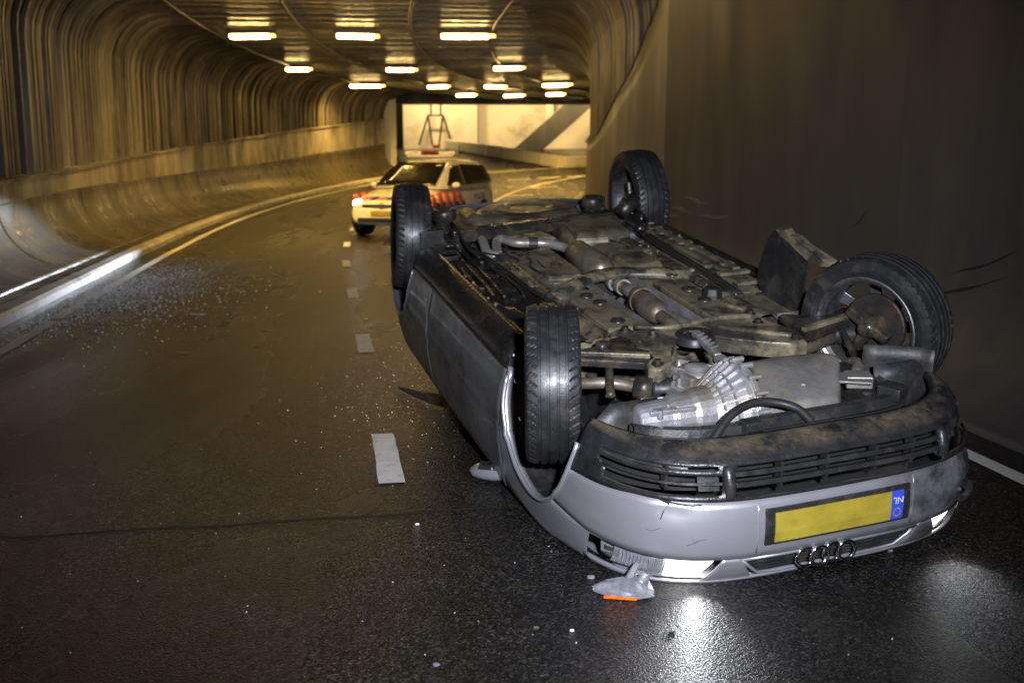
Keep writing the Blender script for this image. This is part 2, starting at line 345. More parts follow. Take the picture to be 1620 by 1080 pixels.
# left barrier: curved panels, a lower dirty part and an upper paler band
def root_at(name, label, cat, loc):
    return empty(name, label, cat, loc)
def child(q, name, mat, root, **kw):
    o = q.build(name, mat, **kw); o.parent = root; o.matrix_parent_inverse = Matrix.Translation(-root.location); return o
bar_l = root_at('barrier_wall', 'long concrete barrier with curved foot along the left of the road', 'wall', at(8, LAT_L))
PW = 2.4; s0 = -3.0; jj = 0
while s0 < 41.0:
    s1 = min(s0+PW, 41.4); P = []; P2 = []; off = random.uniform(-.006, .006)
    for s in np.linspace(s0+.012, s1-.012, 5):
        h = lip(s); r_ = min(1.0, h*.72-.1); row = []
        for a in np.linspace(0, PI/2, 12):
            row.append(at(s, LAT_L-.98+.98*math.sin(a)-off, .122+r_*(1-math.cos(a))))
        hb = max(.122+r_+.02, h*.55)
        row.append(at(s, LAT_L-off, hb)); row += [at(s, LAT_L+.2, hb), at(s, LAT_L+.2, 0)]
        P.append(row)
        P2.append([at(s, LAT_L-off, hb+.004), at(s, LAT_L-off+.01, h-.05), at(s, LAT_L-.055, h-.045), at(s, LAT_L-.06, h), at(s, LAT_L+.18, h+.02), at(s, LAT_L+.18, hb+.004)])
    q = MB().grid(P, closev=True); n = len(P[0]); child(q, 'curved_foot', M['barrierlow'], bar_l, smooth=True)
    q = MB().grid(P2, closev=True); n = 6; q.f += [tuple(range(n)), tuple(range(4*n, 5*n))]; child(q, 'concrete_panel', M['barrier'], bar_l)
    s0 = s1; jj += 1
child(MB().box(at(41.55, LAT_L-.05, 1.5), (.5, .5, 3.6), Matrix.Rotation(heading(41.5), 3, 'Z')), 'end_post', M['panelwhite'], bar_l, bevel=.03)

# right wall: smooth concrete whose top drops to a low lip
def top_r(s): return float(np.interp(s, [7.2, 8, 9, 10, 11, 12, 14, 16, 30, 48], [7, 5.6, 4.3, 3.6, 3.05, 2.68, 2.22, 1.98, 2.1, 2.6]))
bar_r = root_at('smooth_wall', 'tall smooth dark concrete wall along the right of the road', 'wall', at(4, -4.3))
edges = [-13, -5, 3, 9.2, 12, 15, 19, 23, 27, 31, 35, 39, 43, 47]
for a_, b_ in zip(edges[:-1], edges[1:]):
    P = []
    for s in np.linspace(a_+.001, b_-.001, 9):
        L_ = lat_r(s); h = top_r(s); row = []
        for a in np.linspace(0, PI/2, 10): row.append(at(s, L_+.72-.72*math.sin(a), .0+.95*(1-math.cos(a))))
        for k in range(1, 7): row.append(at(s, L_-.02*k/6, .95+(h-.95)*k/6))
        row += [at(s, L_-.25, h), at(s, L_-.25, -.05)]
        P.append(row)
    q = MB().grid(P, closev=True); child(q, 'concrete_panel', M['smooth'] if a_ < 3 else M['midwall'] if a_ < 9 else M['pale'], bar_r, smooth=True)  # three tones of one concrete paint the light fading along the wall
# cap strip on the sloping edge
child(MB().tube([at(s, lat_r(s)+.01, top_r(s)+.005) for s in np.arange(7.4, 45, .6)], .014, 6), 'edge_trim', M['smooth'], bar_r, smooth=True)

# scrapes along the right wall
def wall_pt(s, z, o=.006):
    L_ = lat_r(s); a = math.acos(max(0, 1-z/.95)) if z < .95 else PI/2
    return at(s, L_+.72-.72*math.sin(a)+o, z)
M['scuff'] = pbr('rubber_scuff', (.02, .02, .02), .7, 0, .3, 9); M['scrape'] = pbr('pale_scrape', (.24, .23, .215), .6, 0, .3, 14)
for k, (sa, za, sb, zb_, wd, m_) in enumerate(((2.9, .50, 1.5, .86, .014, 'scuff'), (2.2, .80, 1.4, 1.05, .011, 'scuff'), (3.75, 1.06, 3.45, 1.24, .012, 'scuff'), (3.3, .42, 2.6, .47, .010, 'scuff'),
        (9.6, 1.12, 8.7, 1.18, .03, 'scrape'), (8.8, 1.05, 7.9, 1.02, .025, 'scrape'), (8.2, 1.20, 7.3, 1.14, .02, 'scrape'), (7.6, .98, 6.6, 1.02, .018, 'scrape'), (9.2, .95, 8.4, .93, .02, 'scrape'))):
    P = []
    for i in range(13):
        f_ = i/12; s_ = sa+(sb-sa)*f_; z_ = za+(zb_-za)*f_+.012*math.sin(f_*7+k); h_ = wd*math.sin(PI*min(.97, max(.03, f_)))*random.uniform(.6, 1.2); P.append([wall_pt(s_, z_-h_), wall_pt(s_, z_+h_)])
    child(MB().grid(P), 'scuff_mark', M[m_], bar_r)

# slatted lining: ribs that bend from the wall into the ceiling
ZC = 4.85
def zc(y): return float(np.interp(y, [0, 30, 52, 60], [ZC, 4.85, 4.68, 4.6]))
def rib_profile(s, side, depth):
    L_ = LAT_L+.06+depth if side > 0 else lat_r(s)-.10-depth
    z0 = (lip(s) if side > 0 else top_r(s)*.9)-.05
    pc = at(s, L_); base = pc.z; top = zc(pc.y)-base+depth*.4; R = 1.15; pts = []
    if z0 > top-R: z0 = top-R-.05
    for k in range(3): pts.append((L_, z0+(top-R-z0)*k/2))
    for k in range(1, 8):
        a = PI/2*k/7; pts.append((L_-side*R*(1-math.cos(a)), top-R+R*math.sin(a)))
    pts.append((L_-side*(R+.35), top))
    return pts
def rib(s, side, wd, depth, mat, root, name):
    q = MB(); P = []
    for lat, z in rib_profile(s, side, depth):
        row = []
        for ds, dl in ((-wd/2, 0), (wd/2, 0), (wd/2, .09), (-wd/2, .09)):
            # thickness goes outward from the tunnel
            p = at(s+ds, lat); base = at(s, lat).z
            up = (z-(zc(p.y)-base-1.15))/1.15; up = max(0, min(1, up))
            o = at(s+ds, lat+side*dl*(1-up)); row.append(Vector((o.x, o.y, base+z+dl*up)))
        P.append(row)
    q.grid(P, closev=True); q.f += [(0, 1, 2, 3), tuple(len(q.v)-4+k for k in range(4))]
    return child(q, name, mat, root)
def backing(side, s_from, s_to, root):
    P = []
    for s in np.arange(s_from, s_to, .8):
        row = []
        for lat, z in rib_profile(s, side, .16): p = at(s, lat); row.append(Vector((p.x, p.y, at(s, lat).z+z+.05)))
        P.append(row)
    child(MB().grid(P), 'backing_sheet', M['back'], root, smooth=True)
sl_l = root_at('slatted_wall', 'brown slatted lining above the left barrier, bending into the ceiling', 'wall', at(14, LAT_L, 1.2))
s = 3.0
while s < 41.5:
    wd = random.choice((.07, .09, .11, .13)); gap = random.choice((.045, .055, .07)); rib(s, 1, wd, random.choice((0, .01, .04, .08)), M['slat'] if random.random() < .6 else M['slat2'], sl_l, 'slat'); s += (wd+gap)
backing(1, 2.5, 42.0, sl_l)
sl_r = root_at('slatted_wall', 'brown slatted lining above the low end of the right wall', 'wall', at(18, -5.4, 2))
s = 9.3
while s < 47:
    wd = random.choice((.12, .16, .2)); rib(s, -1, wd, random.choice((0, 0, .02, .04)), M['slat'], sl_r, 'slat'); s += wd+random.choice((.08, .10, .13))
backing(-1, 9, 47.4, sl_r)
# ceiling of cross slats over a dark sheet, three long runners
ceil = root_at('tunnel_ceiling', 'dark slatted ceiling carrying the rows of lamps', 'ceiling', Vector((-3, 25, ZC)))
s = 4.0
while s < 49.5:
    wd = random.uniform(.10, .15); a = at(s, LAT_L-1.15); bb = at(s, lat_r(s)+1.3); za = zc(a.y)
    zz = za+random.choice((0, .015, .04))
    q = MB(); P = []
    for f_ in np.linspace(0, 1, 5):
        p = a.lerp(bb, f_); t_ = heading(s); dx, dy = -math.sin(t_)*wd/2, math.cos(t_)*wd/2; z_ = zc(p.y)+(zz-za)
        P.append([(p.x-dx, p.y-dy, z_), (p.x+dx, p.y+dy, z_), (p.x+dx, p.y+dy, z_+.09), (p.x-dx, p.y-dy, z_+.09)])
    q.grid(P, closev=True); q.f += [(0, 1, 2, 3), (16, 17, 18, 19)]; child(q, 'ceiling_slat', M['ceil'], ceil); s += wd+random.uniform(.10, .16)
P = [[Vector((p.x, p.y, zc(p.y)+.30)) for p in (at(s, LAT_L+.3), at(s, 1), at(s, -2), at(s, lat_r(s)-.4))] for s in np.arange(3, 50, 1.0)]
child(MB().grid(P), 'backing_sheet', M['back'], ceil)
for lat in (3.5, 1.2, -1.4, -3.4):
    q = MB(); q.tube([Vector((*at(s, lat).xy, zc(at(s, lat).y)-.03)) for s in np.arange(4, 49, 1)], .035, 6); child(q, 'cable_runner', M['steel'], ceil)
child(MB().box((-1, 54.4, 5.0), (26, .6, .95)), 'fascia_beam', M['slat2'], ceil)

# lamps under the ceiling
LAMPS = [(-6.4, 26.8, .75), (-3.8, 26.8, .75), (-1.1, 26.8, .8), (-7.0, 35.6, .65), (-3.65, 35.8, .7), (-.1, 35.2, .75),
         (-5.7, 42.5, .9), (-2.9, 42.8, .6), (-.65, 42.8, .65), (1.75, 42, .7), (-2.0, 47.5, .7), (.1, 47.8, .65), (1.9, 47, .6), (-5.1, 18.2, .75), (-2.6, 18.2, .75), (0, 18.2, .75)]
NAMES = {0: 'left', 1: 'middle', 2: 'right'}
lamp_labels = ['leftmost lamp of the nearest lit row under the ceiling', 'middle lamp of the nearest lit row under the ceiling', 'brightest right lamp of the nearest lit row under the ceiling',
 'left lamp of the second ceiling row', 'middle lamp of the second ceiling row', 'right lamp of the second ceiling row',
 'long left lamp of the third ceiling row', 'second lamp from the left in the third ceiling row', 'third lamp from the left in the third ceiling row', 'right end lamp of the third ceiling row',
 'left lamp of the farthest ceiling row', 'middle lamp of the farthest ceiling row', 'right lamp of the farthest ceiling row',
 'left lamp in the row overhead, out of the frame', 'middle lamp in the row overhead, out of the frame', 'right lamp in the row overhead, out of the frame']
for i, (x, y, hw) in enumerate(LAMPS):
    hw *= (.74, .70, .84, .66, .74, .70, .78)[i % 7]
    z = zc(y)-.10; t_ = float(np.interp(y, PY[:240], TH[:240])) if y < 50 else -.5
    r = empty('tunnel_lamp', lamp_labels[i], 'lamp', (x, y, z), 'sodium lamps under the tunnel ceiling'); r.rotation_euler = (0, random.uniform(-.02, .02), t_*.5+random.uniform(-.10, .10))
    MB().box((0, 0, .04), (hw*2+.1, .30, .10)).build('lamp_housing', M['housing'], r, bevel=.01)
    MB().box((-.08*hw, 0, -.06), (hw*1.7, .24, .10), taper=1.0).build('diffuser', M['lampon'], r, bevel=.02)
    MB().box((hw*.90, .02, -.045), (hw*.26, .20, .07)).build('end_glow', M['lampdim'], r, bevel=.02)
    MB().box((-hw*1.02, 0, -.03), (hw*.14, .26, .06)).build('end_cap', M['housing'], r, bevel=.01)
    far = y > 30
    back = i in (13, 14); wide = i == 15
    l = lamp('sodium_lamp', 'AREA', (x, y, z-.08), 620 if y > 20 else 380 if back else 60, SODIUM, (x, y+(5 if back else 0), 0), hw*2, .2); l.data.spread = math.radians(142 if y > 20 else 112 if back else 170)

# ------------------------------------------------------------------ beyond the tunnel mouth
tag(MB().box((-4.15, 62.3, 4.0), (4.3, .3, 3.3)).build('wall_panel', M['panelwhite'], bevel=.03), 'white lit wall panel at the far tunnel mouth, behind the steel trestle', 'wall')
tag(MB().box((2.6, 63.2, 4.0), (9.2, .3, 3.9)).build('far_wall', M['panelwhite'], bevel=.03), 'pale far wall right of the white panel, behind the slanted strut', 'wall')
q = MB(); q.bar((.5, 59.4, 2.0), (4.6, 60.5, 5.6), 1.1, .9, up=(0, 1, 0)); tag(q.build('slanted_strut', M['smooth'], bevel=.05), 'thick slanted concrete strut in front of the far wall', 'column')
q = MB(); q.box((2.15, 62.2, 4.6), (.5, .5, 1.5)); tag(q.build('wall_pillar', M['panelwhite'], bevel=.03), 'short pale pillar on the far wall above the strut', 'pillar')
tr = empty('steel_trestle', 'dark steel A-shaped trestle in front of the white panel', 'trestle', (-4.35, 61.2, g(61.2)))
for k, (a, b_) in enumerate((((-.45, 1.9), (.45, 1.9)), ((-.42, 1.9), (-.95, .25)), ((-.42, 1.9), (-.2, .25)), ((.42, 1.9), (.2, .25)), ((.42, 1.9), (.95, .25)), ((-.25, 1.9), (-.25, 2.5)), ((.3, 1.9), (.3, 2.5)))):
    MB().tube([(a[0], 0, a[1]), (b_[0], 0, b_[1])], .055, 8).build('beam' if k == 0 else 'leg' if k < 5 else 'post', M['steel'], tr)
MB().box((.05, 0, .15), (.42, .3, .2)).build('base_box', M['pred'], tr, bevel=.02)
rb = empty('road_barrier', 'low pale concrete road barrier curving away past the tunnel mouth', 'barrier', (0, 53, g(53)))
bp_ = [Vector((-3.6, 60, 0)), Vector((-1.2, 56, 0)), Vector((.8, 53, 0)), Vector((2.4, 50.5, 0)), Vector((6.2, 51.5, 0)), Vector((10, 53, 0))]
for k in range(len(bp_)-1):
    for h in range(2):
        a = bp_[k].lerp(bp_[k+1], h/2); c_ = bp_[k].lerp(bp_[k+1], (h+1)/2-.02); a.z = g(a.y)+.28; c_.z = g(c_.y)+.28
        q = MB().bar(a, c_, .35, .56); child(q, 'barrier_block', M['panelwhite'], rb, bevel=.05)
for x, y in ((-4.5, 58.5), (1.5, 58), (6.5, 57)):
    lamp('street_lamp_light', 'AREA', (x, y, 6.6), 400, (1.0, .66, .25), (x+.2, y+4.5, 3.0), 1.2, .4)

# ------------------------------------------------------------------ the overturned car
CARM = (Matrix.Translation((.5406, 6.0987, 1.2077)) @ Matrix.Rotation(-1.25060261, 4, 'Z') @ Matrix.Rotation(.160178952, 4, 'Y') @ Matrix.Rotation(3.21198177, 4, 'X') @ Matrix.Scale(1.12, 4))
car = empty('overturned_car', 'crashed silver hatchback lying upside down on its roof', 'car')
car.matrix_world = CARM
CARI = CARM.inverted()
def clampw(p, zmin=.012):
    """crush what would be under the road flat onto it"""
    q = CARM @ Vector(p)
    if q.z < zmin: q.z = zmin + .002*math.sin(p[0]*30)
    return CARI @ q
YZ = ([.15, .20, .22, .25, .30, .35, .40, .46, .55, .65, .72, .80, .86, .92], [.72, .735, .77, .795, .818, .832, .845, .854, .858, .857, .85, .84, .828, .80])
XZ = ([.216, .235, .241, .2535, .274, .299, .341, .382, .42, .46, .52, .58, .62, .66, .70, .73, .745, .78], [1.90, 1.95, 1.985, 2.02, 2.048, 2.064, 2.078, 2.090, 2.101, 2.110, 2.114, 2.110, 2.102, 2.092, 2.074, 2.054, 2.036, 1.98])
XR = ([.17, .25, .35, .5, .65, .8, .95], [1.90, 1.98, 2.02, 2.04, 2.02, 1.99, 1.95])
def Yh(z): return float(np.interp(z, *YZ)) + .007*math.exp(-((z-.545)/.010)**2)
def X0(z): return float(np.interp(z, *XZ))
def Xr(z): return float(np.interp(z, *XR))
XM, NF, NR = .9, 3.9, 3.2
def side_y(x, z):
    Y = Yh(z)
    if x > XM: k = min(1, (x-XM)/(X0(z)-XM)); return Y*(1-k**NF)**(1/NF)
    if x < -XM: k = min(1, (-x-XM)/(Xr(z)-XM)); return Y*(1-k**NR)**(1/NR)
    return Y
def front_x(y, z):
    k = min(1, abs(y)/Yh(z)); return XM+(X0(z)-XM)*(1-k**NF)**(1/NF)
def rear_x(y, z):
    k = min(1, abs(y)/Yh(z)); return -XM-(Xr(z)-XM)*(1-k**NR)**(1/NR)
AR, AFX, ARX, AZ = .365, 1.2565, -1.2565, .315
def arch_z(x, ax, zb):
    d = AR*AR-(x-ax)**2; return max(zb, AZ+math.sqrt(d)) if d > 0 else zb
def bumper_cols(z, n=40, front=True):
    """points from the left arch round the front to the right arch at height z, evenly spaced"""
    ax = AFX if front else ARX; e = AR*AR-(z-AZ)**2; xe = ax+(1 if front else -1)*math.sqrt(max(e, .0006))
    pts = []; N = 160
    for i in range(N+1):
        ph = PI/2*i/N
        if front: x = XM+(X0(z)-XM)*math.cos(ph)**(2/NF)
        else: x = -XM-(Xr(z)-XM)*math.cos(ph)**(2/NR)
        y = Yh(z)*math.sin(ph)**(2/(NF if front else NR)) if i else 0
        if (front and x < xe) or (not front and x > xe):
            break
        pts.append((x, y))
    pts.append((xe, side_y(xe, z)))
    d = np.concatenate([[0], np.cumsum([math.hypot(pts[k+1][0]-pts[k][0], pts[k+1][1]-pts[k][1]) for k in range(len(pts)-1)])])
    t_ = np.linspace(0, d[-1], n//2+1); X = np.interp(t_, d, [p[0] for p in pts]); Y = np.interp(t_, d, [p[1] for p in pts])
    half = list(zip(X, Y)); return [(x, y) for x, y in half[::-1]] + [(x, -y) for x, y in half[1:]]
def zsplit(y): return float(np.interp(abs(y), [0, .70, .80, .86], [.402, .395, .415, .44]))

# black lower bumper with holes left for the openings
zr = [.235, .237, .241, .248, .256, .266, .278, .286, .295, .303, .312, .326, .342, .36, .375, .388]
slots = [(.43, .745, .283, .299), (.43, .755, .309, .379), (-.455, .385, .288, .382), (-.76, -.49, .28, .372)]
rows = []
for z in zr: rows.append([(x, y, z) for x, y in bumper_cols(z, 96)])
top = []
for (x, y, z) in rows[-1]: zz = zsplit(y); top.append((front_x(y, zz) if abs(y) < .7 else x+.0, y, zz))
cols = bumper_cols(.40, 96); top = [(c[0], c[1], zsplit(c[1])) for c in cols]
rows.append(top); q = MB(); nC = len(rows[0])
inner_ = [(x-.10, y*.985, .205) for x, y, z in rows[0]]
q.v = [p for r in rows for p in r]
for i in range(len(rows)-1):
    for j in range(nC-1):
        ids = (i*nC+j, i*nC+j+1, (i+1)*nC+j+1, (i+1)*nC+j); cy = sum(q.v[k][1] for k in ids)/4; cz = sum(q.v[k][2] for k in ids)/4
        if any(a < cy < b_ and c_ < cz < d for a, b_, c_, d in slots): continue
        q.f.append(ids)
q.grid([[(x, y, z) for x, y, z in rows[0]], [(x-.025, y*.985, .238) for x, y, z in rows[0]], [(x-.03, y*.98, .265) for x, y, z in rows[0]]])
lipo = q.build('lower_bumper', M['lip'], car, smooth=True, solid=.006, label='black scuffed lower bumper with torn grille openings')
# grille bars behind the openings
def surf_strip(y0, y1, z0, z1, off, n=24, m=3, slant0=0, slant1=0):
    P = []
    for i in range(n+1):
        row = []
        for j in range(m+1):
            z = z0+(z1-z0)*j/m; k = j/m; ya = y0+slant0*k; yb = y1+slant1*k; y = ya+(yb-ya)*i/n
            row.append((front_x(y, z)+off, y, z))
        P.append(row)
    return P
MB().grid(surf_strip(-.755, .755, .265, .40, -.10, n=40)).build('grille_backing', M['void'], car)
for z in (.315, .35):
    MB().grid(surf_strip(-.455, .385, z-.009, z+.009, -.012, m=1)).build('grille_bar', M['black'], car, solid=.03, bevel=.003)
for y in (.21, .03, -.17, -.33):
    MB().box((front_x(y, .335)-.03, y, .335), (.04, .012, .095)).build('grille_rib', M['black'], car)
MB().grid(surf_strip(.43, .755, .338, .346, -.012, m=1)).build('grille_bar', M['black'], car, solid=.022)
MB().box((front_x(.60, .33)-.03, .60, .33), (.035, .01, .09)).build('grille_rib', M['black'], car)
MB().grid(surf_strip(.43, .50, .31, .375, -.035, n=6)).build('grille_blank', M['black'], car, solid=.004)
MB().grid(surf_strip(.53, .745, .283, .299, -.02, n=8)).build('grille_blank', M['black'], car, solid=.004)
q = MB(); q.tube([(front_x(.408, z)-.002, .408, z) for z in (.284, .30, .34, .385)], [.016, .022, .024, .02], 10); q.build('grille_post', M['black'], car, smooth=True)
q = MB(); q.tube([(front_x(-.475, z)-.004, -.475, z) for z in (.284, .30, .34, .38)], [.016, .02, .022, .02], 10); q.build('grille_post', M['black'], car, smooth=True)
for y in (-.56, -.66): MB().box((front_x(y, .3)-.03, y, .305), (.035, .012, .10), Matrix.Rotation(.3, 3, 'X')).build('grille_rib', M['black'], car)
MB().grid(surf_strip(-.75, -.5, .30, .325, -.03, n=8)).build('grille_bar', M['black'], car, solid=.02)

# silver bumper skin
q = MB(); rows = [[(c[0], c[1], zsplit(c[1])) for c in bumper_cols(.40, 96)]]
def ztop(y): return float(np.interp(abs(y), [0, .3, .42, .75, .80, .86], [.618, .618, .615, .612, .60, .60]))
base_c = bumper_cols(.40, 96); nC = len(base_c)
for f_ in np.linspace(0, 1, 9)[1:]:
    row = []
    for j in range(nC):
        zt = ztop(base_c[j][1]); z0 = zsplit(base_c[j][1]); z = z0+(zt-z0)*f_; cc = bumper_cols(z, 96)[j]; row.append((cc[0], cc[1], z))
    rows.append(row)
rows.append([(x-.03, y*.985, z+.004) for x, y, z in rows[-1]])
# dent by the crack and a crushed right corner
for r in rows:
    for j, (x, y, z) in enumerate(r):
        d = .012*math.exp(-((y-.60)/.05)**2-((z-.43)/.03)**2)
        d += .05*math.exp(-((y+.70)/.12)**2-((z-.40)/.05)**2)+.018*math.exp(-((y+.62)/.07)**2-((z-.565)/.04)**2)
        r[j] = (x-d, y, z)
q.grid(rows); q.build('front_bumper', M['silver'], car, smooth=True, solid=.004, label='silver front bumper skin with a cracked left corner')
# crack in the skin
ck = [(.66, .378), (.625, .392), (.603, .402), (.612, .42), (.622, .432), (.636, .462)]
P = []
for k, (y, z) in enumerate(ck):
    wd = .006*(1-abs(k-2)/6); x = front_x(y, z)-.012*math.exp(-((y-.60)/.05)**2-((z-.43)/.03)**2)+.006; P.append([(x, y-wd, z-wd), (x, y+wd, z+wd)])
ck2 = [(.603, .402), (.575, .405), (.54, .407), (.51, .404)]; P2 = []
for k, (y, z) in enumerate(ck2):
    x = front_x(y, z)-.012*math.exp(-((y-.60)/.05)**2-((z-.43)/.03)**2)+.006; P2.append([(x, y, z-.004), (x, y, z+.003)])
MB().grid(P).grid(P2).build('bumper_crack', M['void'], car)
random.seed(21)
for k in range(6, 9):                                                # light scratches in the skin
    y0 = random.uniform(.785, .81) if k < 6 else random.uniform(.50, .78); z0 = random.uniform(.27, .39) if k < 6 else random.uniform(.44, .56); P = []
    for i in range(7):
        y = y0-(.018 if k < 6 else .03*(1+k % 3)*.7)*i/6; z = z0+.012*math.sin(i*.5+k)*(1 if k > 5 else .5); P.append([(front_x(y, z)+.0055, y, z), (front_x(y, z)+.0055, y, z+.0022)])
    MB().grid(P).build('scratch', M['scrape'] if k < 6 else M['silver_dark'], car)
# tow-eye crater on the right corner
q = MB(); cx_ = front_x(-.615, .566); q.lathe([(.001, 0), (.030, .0), (.036, .012), (.05, .014)], (cx_-.014, -.615, .566), 'x', 20); q.build('tow_eye_hole', M['black'], car, smooth=True)
MB().lathe([(.001, .012), (.011, .01), (.014, 0)], (cx_-.002, -.612, .563), 'x', 7).build('tow_eye', M['chrome'], car)
# licence plate and its black holder
MB().grid(surf_strip(-.292, .292, .432, .568, .008, n=12)).build('plate_holder', M['black'], car, solid=.012, bevel=.003)
pl = MB().grid(surf_strip(-.205, .262, .445, .555, .0185, n=10)).build('licence_plate', M['yellow'], car, solid=.004, label='yellow licence plate mounted upside down with a blurred face')
MB().grid(surf_strip(-.257, -.206, .445, .555, .0185, n=3)).build('country_band', M['blue'], pl, solid=.004)
px_ = front_x(.231, .5)+.0212; yaw_p = math.atan2(front_x(.21, .5)-front_x(.25, .5), .04)
base_m = Matrix.Translation((px_+.0012, -.231, .478)) @ Matrix.Rotation(-yaw_p, 4, 'Z') @ Matrix.Rotation(PI/2, 4, 'Z') @ Matrix.Rotation(PI/2, 4, 'X')
text_mesh('country_code', 'NL', .036, M['white'], pl, base_m)
for k in range(12):
    a = 2*PI*k/12; yy = -.231+.015*math.cos(a); q = MB().lathe([(.0005, .001), (.0028, .001), (.0028, -.001)], (px_+.0006+math.tan(yaw_p)*(yy+.231), yy, .527+.015*math.sin(a)), 'x', 5); q.build('star_print', M['yellow'], pl)
# recess frame lines each side of the plate
for y in (.315, -.315):
    q = MB(); q.tube([(front_x(y, z)+.001, y*(1+.02*(z-.5)), z) for z in np.linspace(.41, .60, 6)], .004, 6); q.build('bumper_crease', M['silver'], car, smooth=True)

# nose between bumper and bonnet edge: grille, rings, headlamps
MB().grid(surf_strip(-.36, .36, .60, .735, -.05, n=20)).build('grille_backing', M['void'], car)
for z in (.645, .665, .685, .703): MB().grid(surf_strip(-.34+.4*(z-.63), .34-.4*(z-.63), z-.0022, z+.0022, -.022, m=1)).build('grille_bar', M['liner'], car, solid=.012)
fr = []
for y, z in [(.36, .628), (.20, .628), (0, .628), (-.20, .628), (-.36, .628), (-.33, .66), (-.285, .705), (-.2, .712), (0, .712), (.2, .712), (.285, .705), (.33, .66), (.36, .628)]: fr.append((front_x(y, z)-.002, y, z))
MB().tube(fr, .0065, 8).build('grille_frame', M['silver'], car, smooth=True)
for k in range(4):
    yc = .030+.0825-.055*k; R_, r_ = .036, .0065; P = []
    for i in range(36):
        a = 2*PI*i/36; row = []
        for j in range(10):
            bb = 2*PI*j/10; rr = R_+r_*math.cos(bb)*1.1; row.append((front_x(yc, .66)+.010+(.006 if k % 2 else 0)+r_*math.sin(bb)*.8-.0006, yc+rr*math.cos(a), .660+rr*math.sin(a)))
        P.append(row)
    MB().grid(P, closeu=True, closev=True).build('emblem_ring', M['chrome'], car, smooth=True)
# silver parts of the nose
for sgn in (1, -1):
    def ss(y0, y1, z0, z1, off=0, **k): return [[(p[0], sgn*p[1], p[2]) for p in r] for r in surf_strip(y0, y1, z0, z1, off, **k)]
    MB().grid(ss(.365, .432, .620, .728, 0, n=6, m=6, slant0=-.065, slant1=.06)).build('nose_panel', M['silver'], car, smooth=True, solid=.004)
    # headlamp: housing, lit reflector, clear lens
    hl = MB().grid(ss(.425, .748, .622, .722, -.07, n=14, m=4)).build('headlamp', M['shield'], car, smooth=True, solid=.004, label='lit clear headlamp beside the grille' if sgn > 0 else None)
    MB().grid(ss(.44, .60, .630, .712, -.028, n=10, m=4, slant0=.05)).build('reflector', M['beam'], hl, smooth=True)
    MB().grid(ss(.605, .735, .630, .712, -.035, n=10, m=4)).build('reflector', M['clear'], hl, smooth=True)
    for k in range(9): y = .603+.006*k; MB().grid(ss(y, y+.003, .630, .712, -.010, n=1, m=4)).build('lens_rib', M['clear'], hl)
    for k in range(8): y = .66+.009*k; MB().grid(ss(y, y+.004, .632, .70, -.02, n=1, m=4)).build('lens_rib', M['clear'], hl)
    MB().lathe([(.001, .0), (.024, -.004), (.026, -.03)], (front_x(.52, .67)-.036, sgn*.52, .672), 'x', 16).build('bulb', M['beam2'], hl)
    pl_ = CARM @ Vector((front_x(.54, .67)+.05, sgn*.54, .672)); to_ = Vector((-pl_.x*.25, -pl_.y, 0)).normalized(); lamp('dipped_beam', 'SPOT', pl_, 4, (.92, .95, 1.0), (pl_.x+to_.x*.16, pl_.y+to_.y*.16, 0), size=.03, angle=84, blend=1.0)
    # corner indicator: empty hole on the left, lamp left in place on the right
    cav = MB().grid([[(x-.06, sgn*(side_y(x, z)-.07), z) for z in (.60, .64, .68, .72)] for x in np.linspace(1.70, 1.93, 8)]).build('indicator_pocket', M['void'], car)
    if sgn < 0: MB().grid([[(x, sgn*side_y(x, z), z) for z in (.625, .66, .70)] for x in np.linspace(1.74, 1.93, 8)]).build('corner_indicator', M['clear'], car, smooth=True, solid=.004)
    else:
        MB().box((1.80, side_y(1.80, .66)-.05, .66), (.09, .03, .05), Matrix.Rotation(-.8, 3, 'Z')).build('pocket_bracket', M['shield'], car, bevel=.006)
        q = MB(); q.tube([(1.76, side_y(1.76, .65)-.05, .65), (1.80, side_y(1.8, .66)-.02, .66), (1.84, side_y(1.84, .66)-.05, .67)], .007, 6); q.build('lamp_cable', M['rubber'], car)
# front wings, with the arch cut out of them
def side_panel(name, sgn, x0, x1, zb, zt, mat, n=30, m=8, label=None, ax=None):
    P = []
    for x in (np.linspace(x0, x1, n+1) if ax is None else ax):
        lo = zb(x); hi = zt(x); row = []
        for j in range(m+1):
            z = lo+(hi-lo)*j/m; row.append(clampw((x, sgn*side_y(x, z), z)))
        P.append(row)
    # return flanges so that the edges have depth
    P = [[clampw((p[0][0], p[0][1]-sgn*.03, p[0][2]+.003))]+p for p in P]
    return MB().grid(P).build(name, mat, car, smooth=True, solid=.003, label=label)
def wing_bottom(x):
    if x < AFX-AR: return .285
    z = arch_z(x, AFX, 0) if abs(x-AFX) < AR else 0
    if x > AFX and z < .605: return .605
    return max(z, .285)
a_in = [AFX-AR+.0005+ (AFX+math.sqrt(AR**2-.29**2)-AFX+AR-.001)*(1-math.cos(PI*i/30))/2 for i in range(31)]
axf = [.865, .878, .8905]+a_in+list(np.linspace(a_in[-1]+.01, 1.915, 14))
